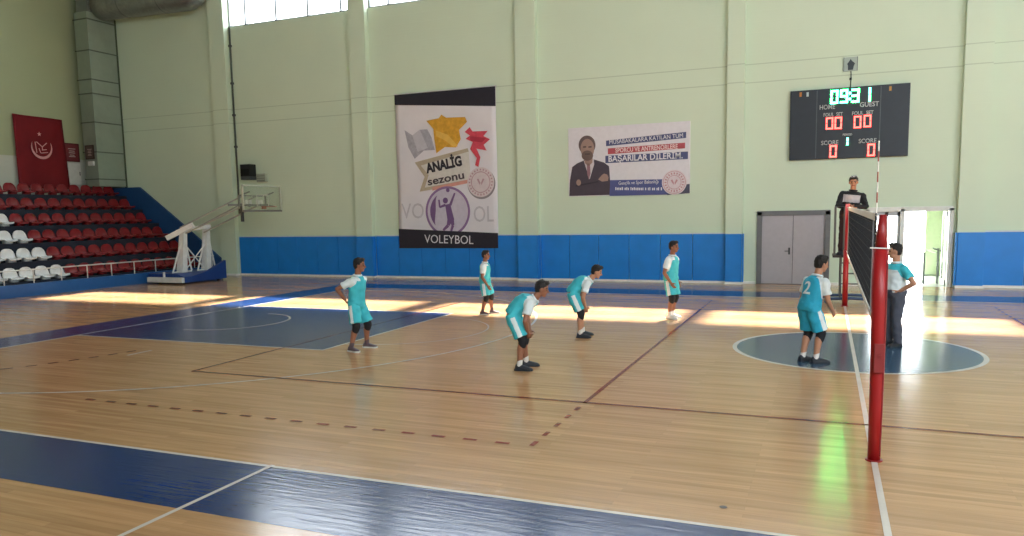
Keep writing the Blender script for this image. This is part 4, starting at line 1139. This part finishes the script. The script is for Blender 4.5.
# P3 nearest, bent with hands on the knees
person('nearest player, bent over with both hands on the knees', (-4.42, -2.83, 0), R(18), 1.55,
       (-.13, 0, .785), (.17, 0, 1.0), [(.03, .15, .07), (-.05, -.15, .07)], None,
       head_yaw=R(-4), head_pitch=R(-14), skin=skin_d, shoes=shoe_d, foot_yaw=(R(6), R(-12)), elbow_pole=[(-.2, .5, -.2), (-.2, -.5, -.2)])
# P4 bent further back
person('bent player further back, between the nearest bent player and the upright one in white shoes', (-4.45, .12, 0), R(18), 1.55,
       (-.15, 0, .79), (.15, 0, 1.02), [(.02, .13, .07), (-.03, -.14, .07)], None,
       head_yaw=R(-3), head_pitch=R(-20), skin=skin_m, shoes=shoe_d, foot_yaw=(R(6), R(-14)), elbow_pole=[(-.3, .5, -.2), (-.3, -.5, -.2)])
# P5 upright, white shoes
person('upright player in white shoes beside the attack line', (-3.38, 2.9, 0), R(-16), 1.58,
       (0, 0, .83), (.03, 0, 1.29), [(-.02, .10, .07), (.03, -.11, .07)], [(.06, .2, .76), (.10, -.2, .76)],
       head_yaw=R(-2), head_pitch=R(-2), skin=skin_d, shoes=shoe_w, foot_yaw=(R(8), R(-12)), build=1.06)
# P6 back view at the net with number
person('player with a number on the back, at the edge of the centre circle', (-.63, -1.2, 0), R(46), 1.57,
       (.0, 0, .805), (.13, 0, 1.235), [(-.02, .09, .07), (.04, -.10, .07)], [(.24, .17, .74), (.30, -.14, .74)],
       head_yaw=R(-12), head_pitch=R(-10), skin=skin_m, jersey=teal2, shoes=shoe_d, foot_yaw=(R(6), R(-30)), build=1.0,
       number=[('2', .26, .55, 'shirt_number')], white_side=True, kneepad_low=.012)
# coach
person('person in white and turquoise shirt and grey trousers, hand on hip behind the near post', (.61, .62, 0), R(-146), 1.62,
       (0, 0, .86), (.0, 0, 1.32), [(.0, .10, .07), (.0, -.11, .07)], [(.05, .17, .90), (.10, -.18, .80)],
       head_yaw=R(-28), skin=skin_m, style='coach', shoes=shoe_d, elbow_pole=[(-.4, 1, 0), (-.5, -1, 0)], foot_yaw=(R(12), R(-12)), build=1.05)
# referee
person('referee in black jacket standing on the tall stand with folded arms', (.09, 6.55, 1.131), R(-94), 1.81,
       (0, -.03, .95), (.0, .03, 1.455), [(.0, .02, .07), (.0, -.19, .07)], [(.25, .06, 1.09), (.25, -.03, 1.08)],
       head_pitch=R(-12), skin=skin_m, style='referee', shoes=shoe_d, elbow_pole=[(-.1, 1, -.2), (-.1, -1, -.2)], foot_yaw=(R(12), R(-12)), build=1.08)

# ================================================================== LIGHT
world = bpy.data.worlds.new('World'); bpy.context.scene.world = world; world.use_nodes = True
bg = world.node_tree.nodes['Background']; bg.inputs['Color'].default_value = (.86, .94, 1.0, 1); bg.inputs['Strength'].default_value = 6
sun = bpy.data.lights.new('sun', 'SUN'); sun.energy = 18; sun.angle = R(2.5); sun.color = (1, .94, .84)
so = bpy.data.objects.new('sun', sun); C.objects.link(so)
d = V((0.02, -6.65, -9.5)).normalized(); so.rotation_euler = d.to_track_quat('-Z', 'Y').to_euler()
def portal(x0, x1, y, z0, z1, face):
    l = bpy.data.lights.new('window_portal', 'AREA'); l.shape = 'RECTANGLE'; l.size = x1-x0; l.size_y = z1-z0; l.energy = 1
    l.cycles.is_portal = True
    o = bpy.data.objects.new('window_portal', l); C.objects.link(o); o.location = ((x0+x1)/2, y, (z0+z1)/2)
    o.rotation_euler = (V((0, face, 0))).to_track_quat('-Z', 'Z').to_euler()
for a, b in BAYS[1:-1]: portal(a, b, YW+TH+.02, SILL, WTOP, -1)
for a, b in NWIN: portal(a, b, Y0-.32, NS, NT, 1)
portal(-.4, 2.5, LB+.22, 0, 2.45, -1)
# hall lamps under the ceiling
lamp_m = mat('lamp housing', 'cfd1d2', .5); lens_m = mat('lamp lens', 'ffffff', .4, emit='fff6e6', es=4)
LAMPS = []
for x, y in LAMPS:
    l = bpy.data.lights.new('hall_lamp', 'AREA'); l.shape = 'DISK'; l.size = .6; l.energy = 260; l.color = (1, .96, .88)
    o = bpy.data.objects.new('hall_lamp', l); C.objects.link(o); o.location = (x, y, 12.2)

# ================================================================== CAMERA
f, cx, cy, cz, yaw, pitch, roll, cyp = 761.8004, -0.4436, -12.8712, 2.2136, 0.3908, 0.1105, -0.0184, 298.4525
cam = bpy.data.cameras.new('camera'); co = bpy.data.objects.new('camera', cam); C.objects.link(co)
fw = V((-math.sin(yaw)*math.cos(pitch), math.cos(yaw)*math.cos(pitch), -math.sin(pitch)))
r = V((math.cos(yaw), math.sin(yaw), 0)); up = r.cross(fw)
r2 = r*math.cos(roll)+up*math.sin(roll); u2 = -r*math.sin(roll)+up*math.cos(roll)
M = Matrix((r2, u2, -fw)).transposed().to_4x4(); M.translation = V((cx, cy, cz)); co.matrix_world = M
cam.sensor_width = 36; cam.lens = f*36/1024; cam.shift_y = (cyp-268)/1024; cam.clip_end = 300
sc = bpy.context.scene; sc.camera = co
sc.view_settings.view_transform = 'Standard'; sc.view_settings.look = 'None'; sc.view_settings.gamma = 1; sc.view_settings.use_curve_mapping = False
sc.view_settings.exposure = 1.05
sc.cycles.use_denoising = True; sc.cycles.max_bounces = 10; sc.cycles.diffuse_bounces = 5; sc.cycles.sample_clamp_indirect = 6
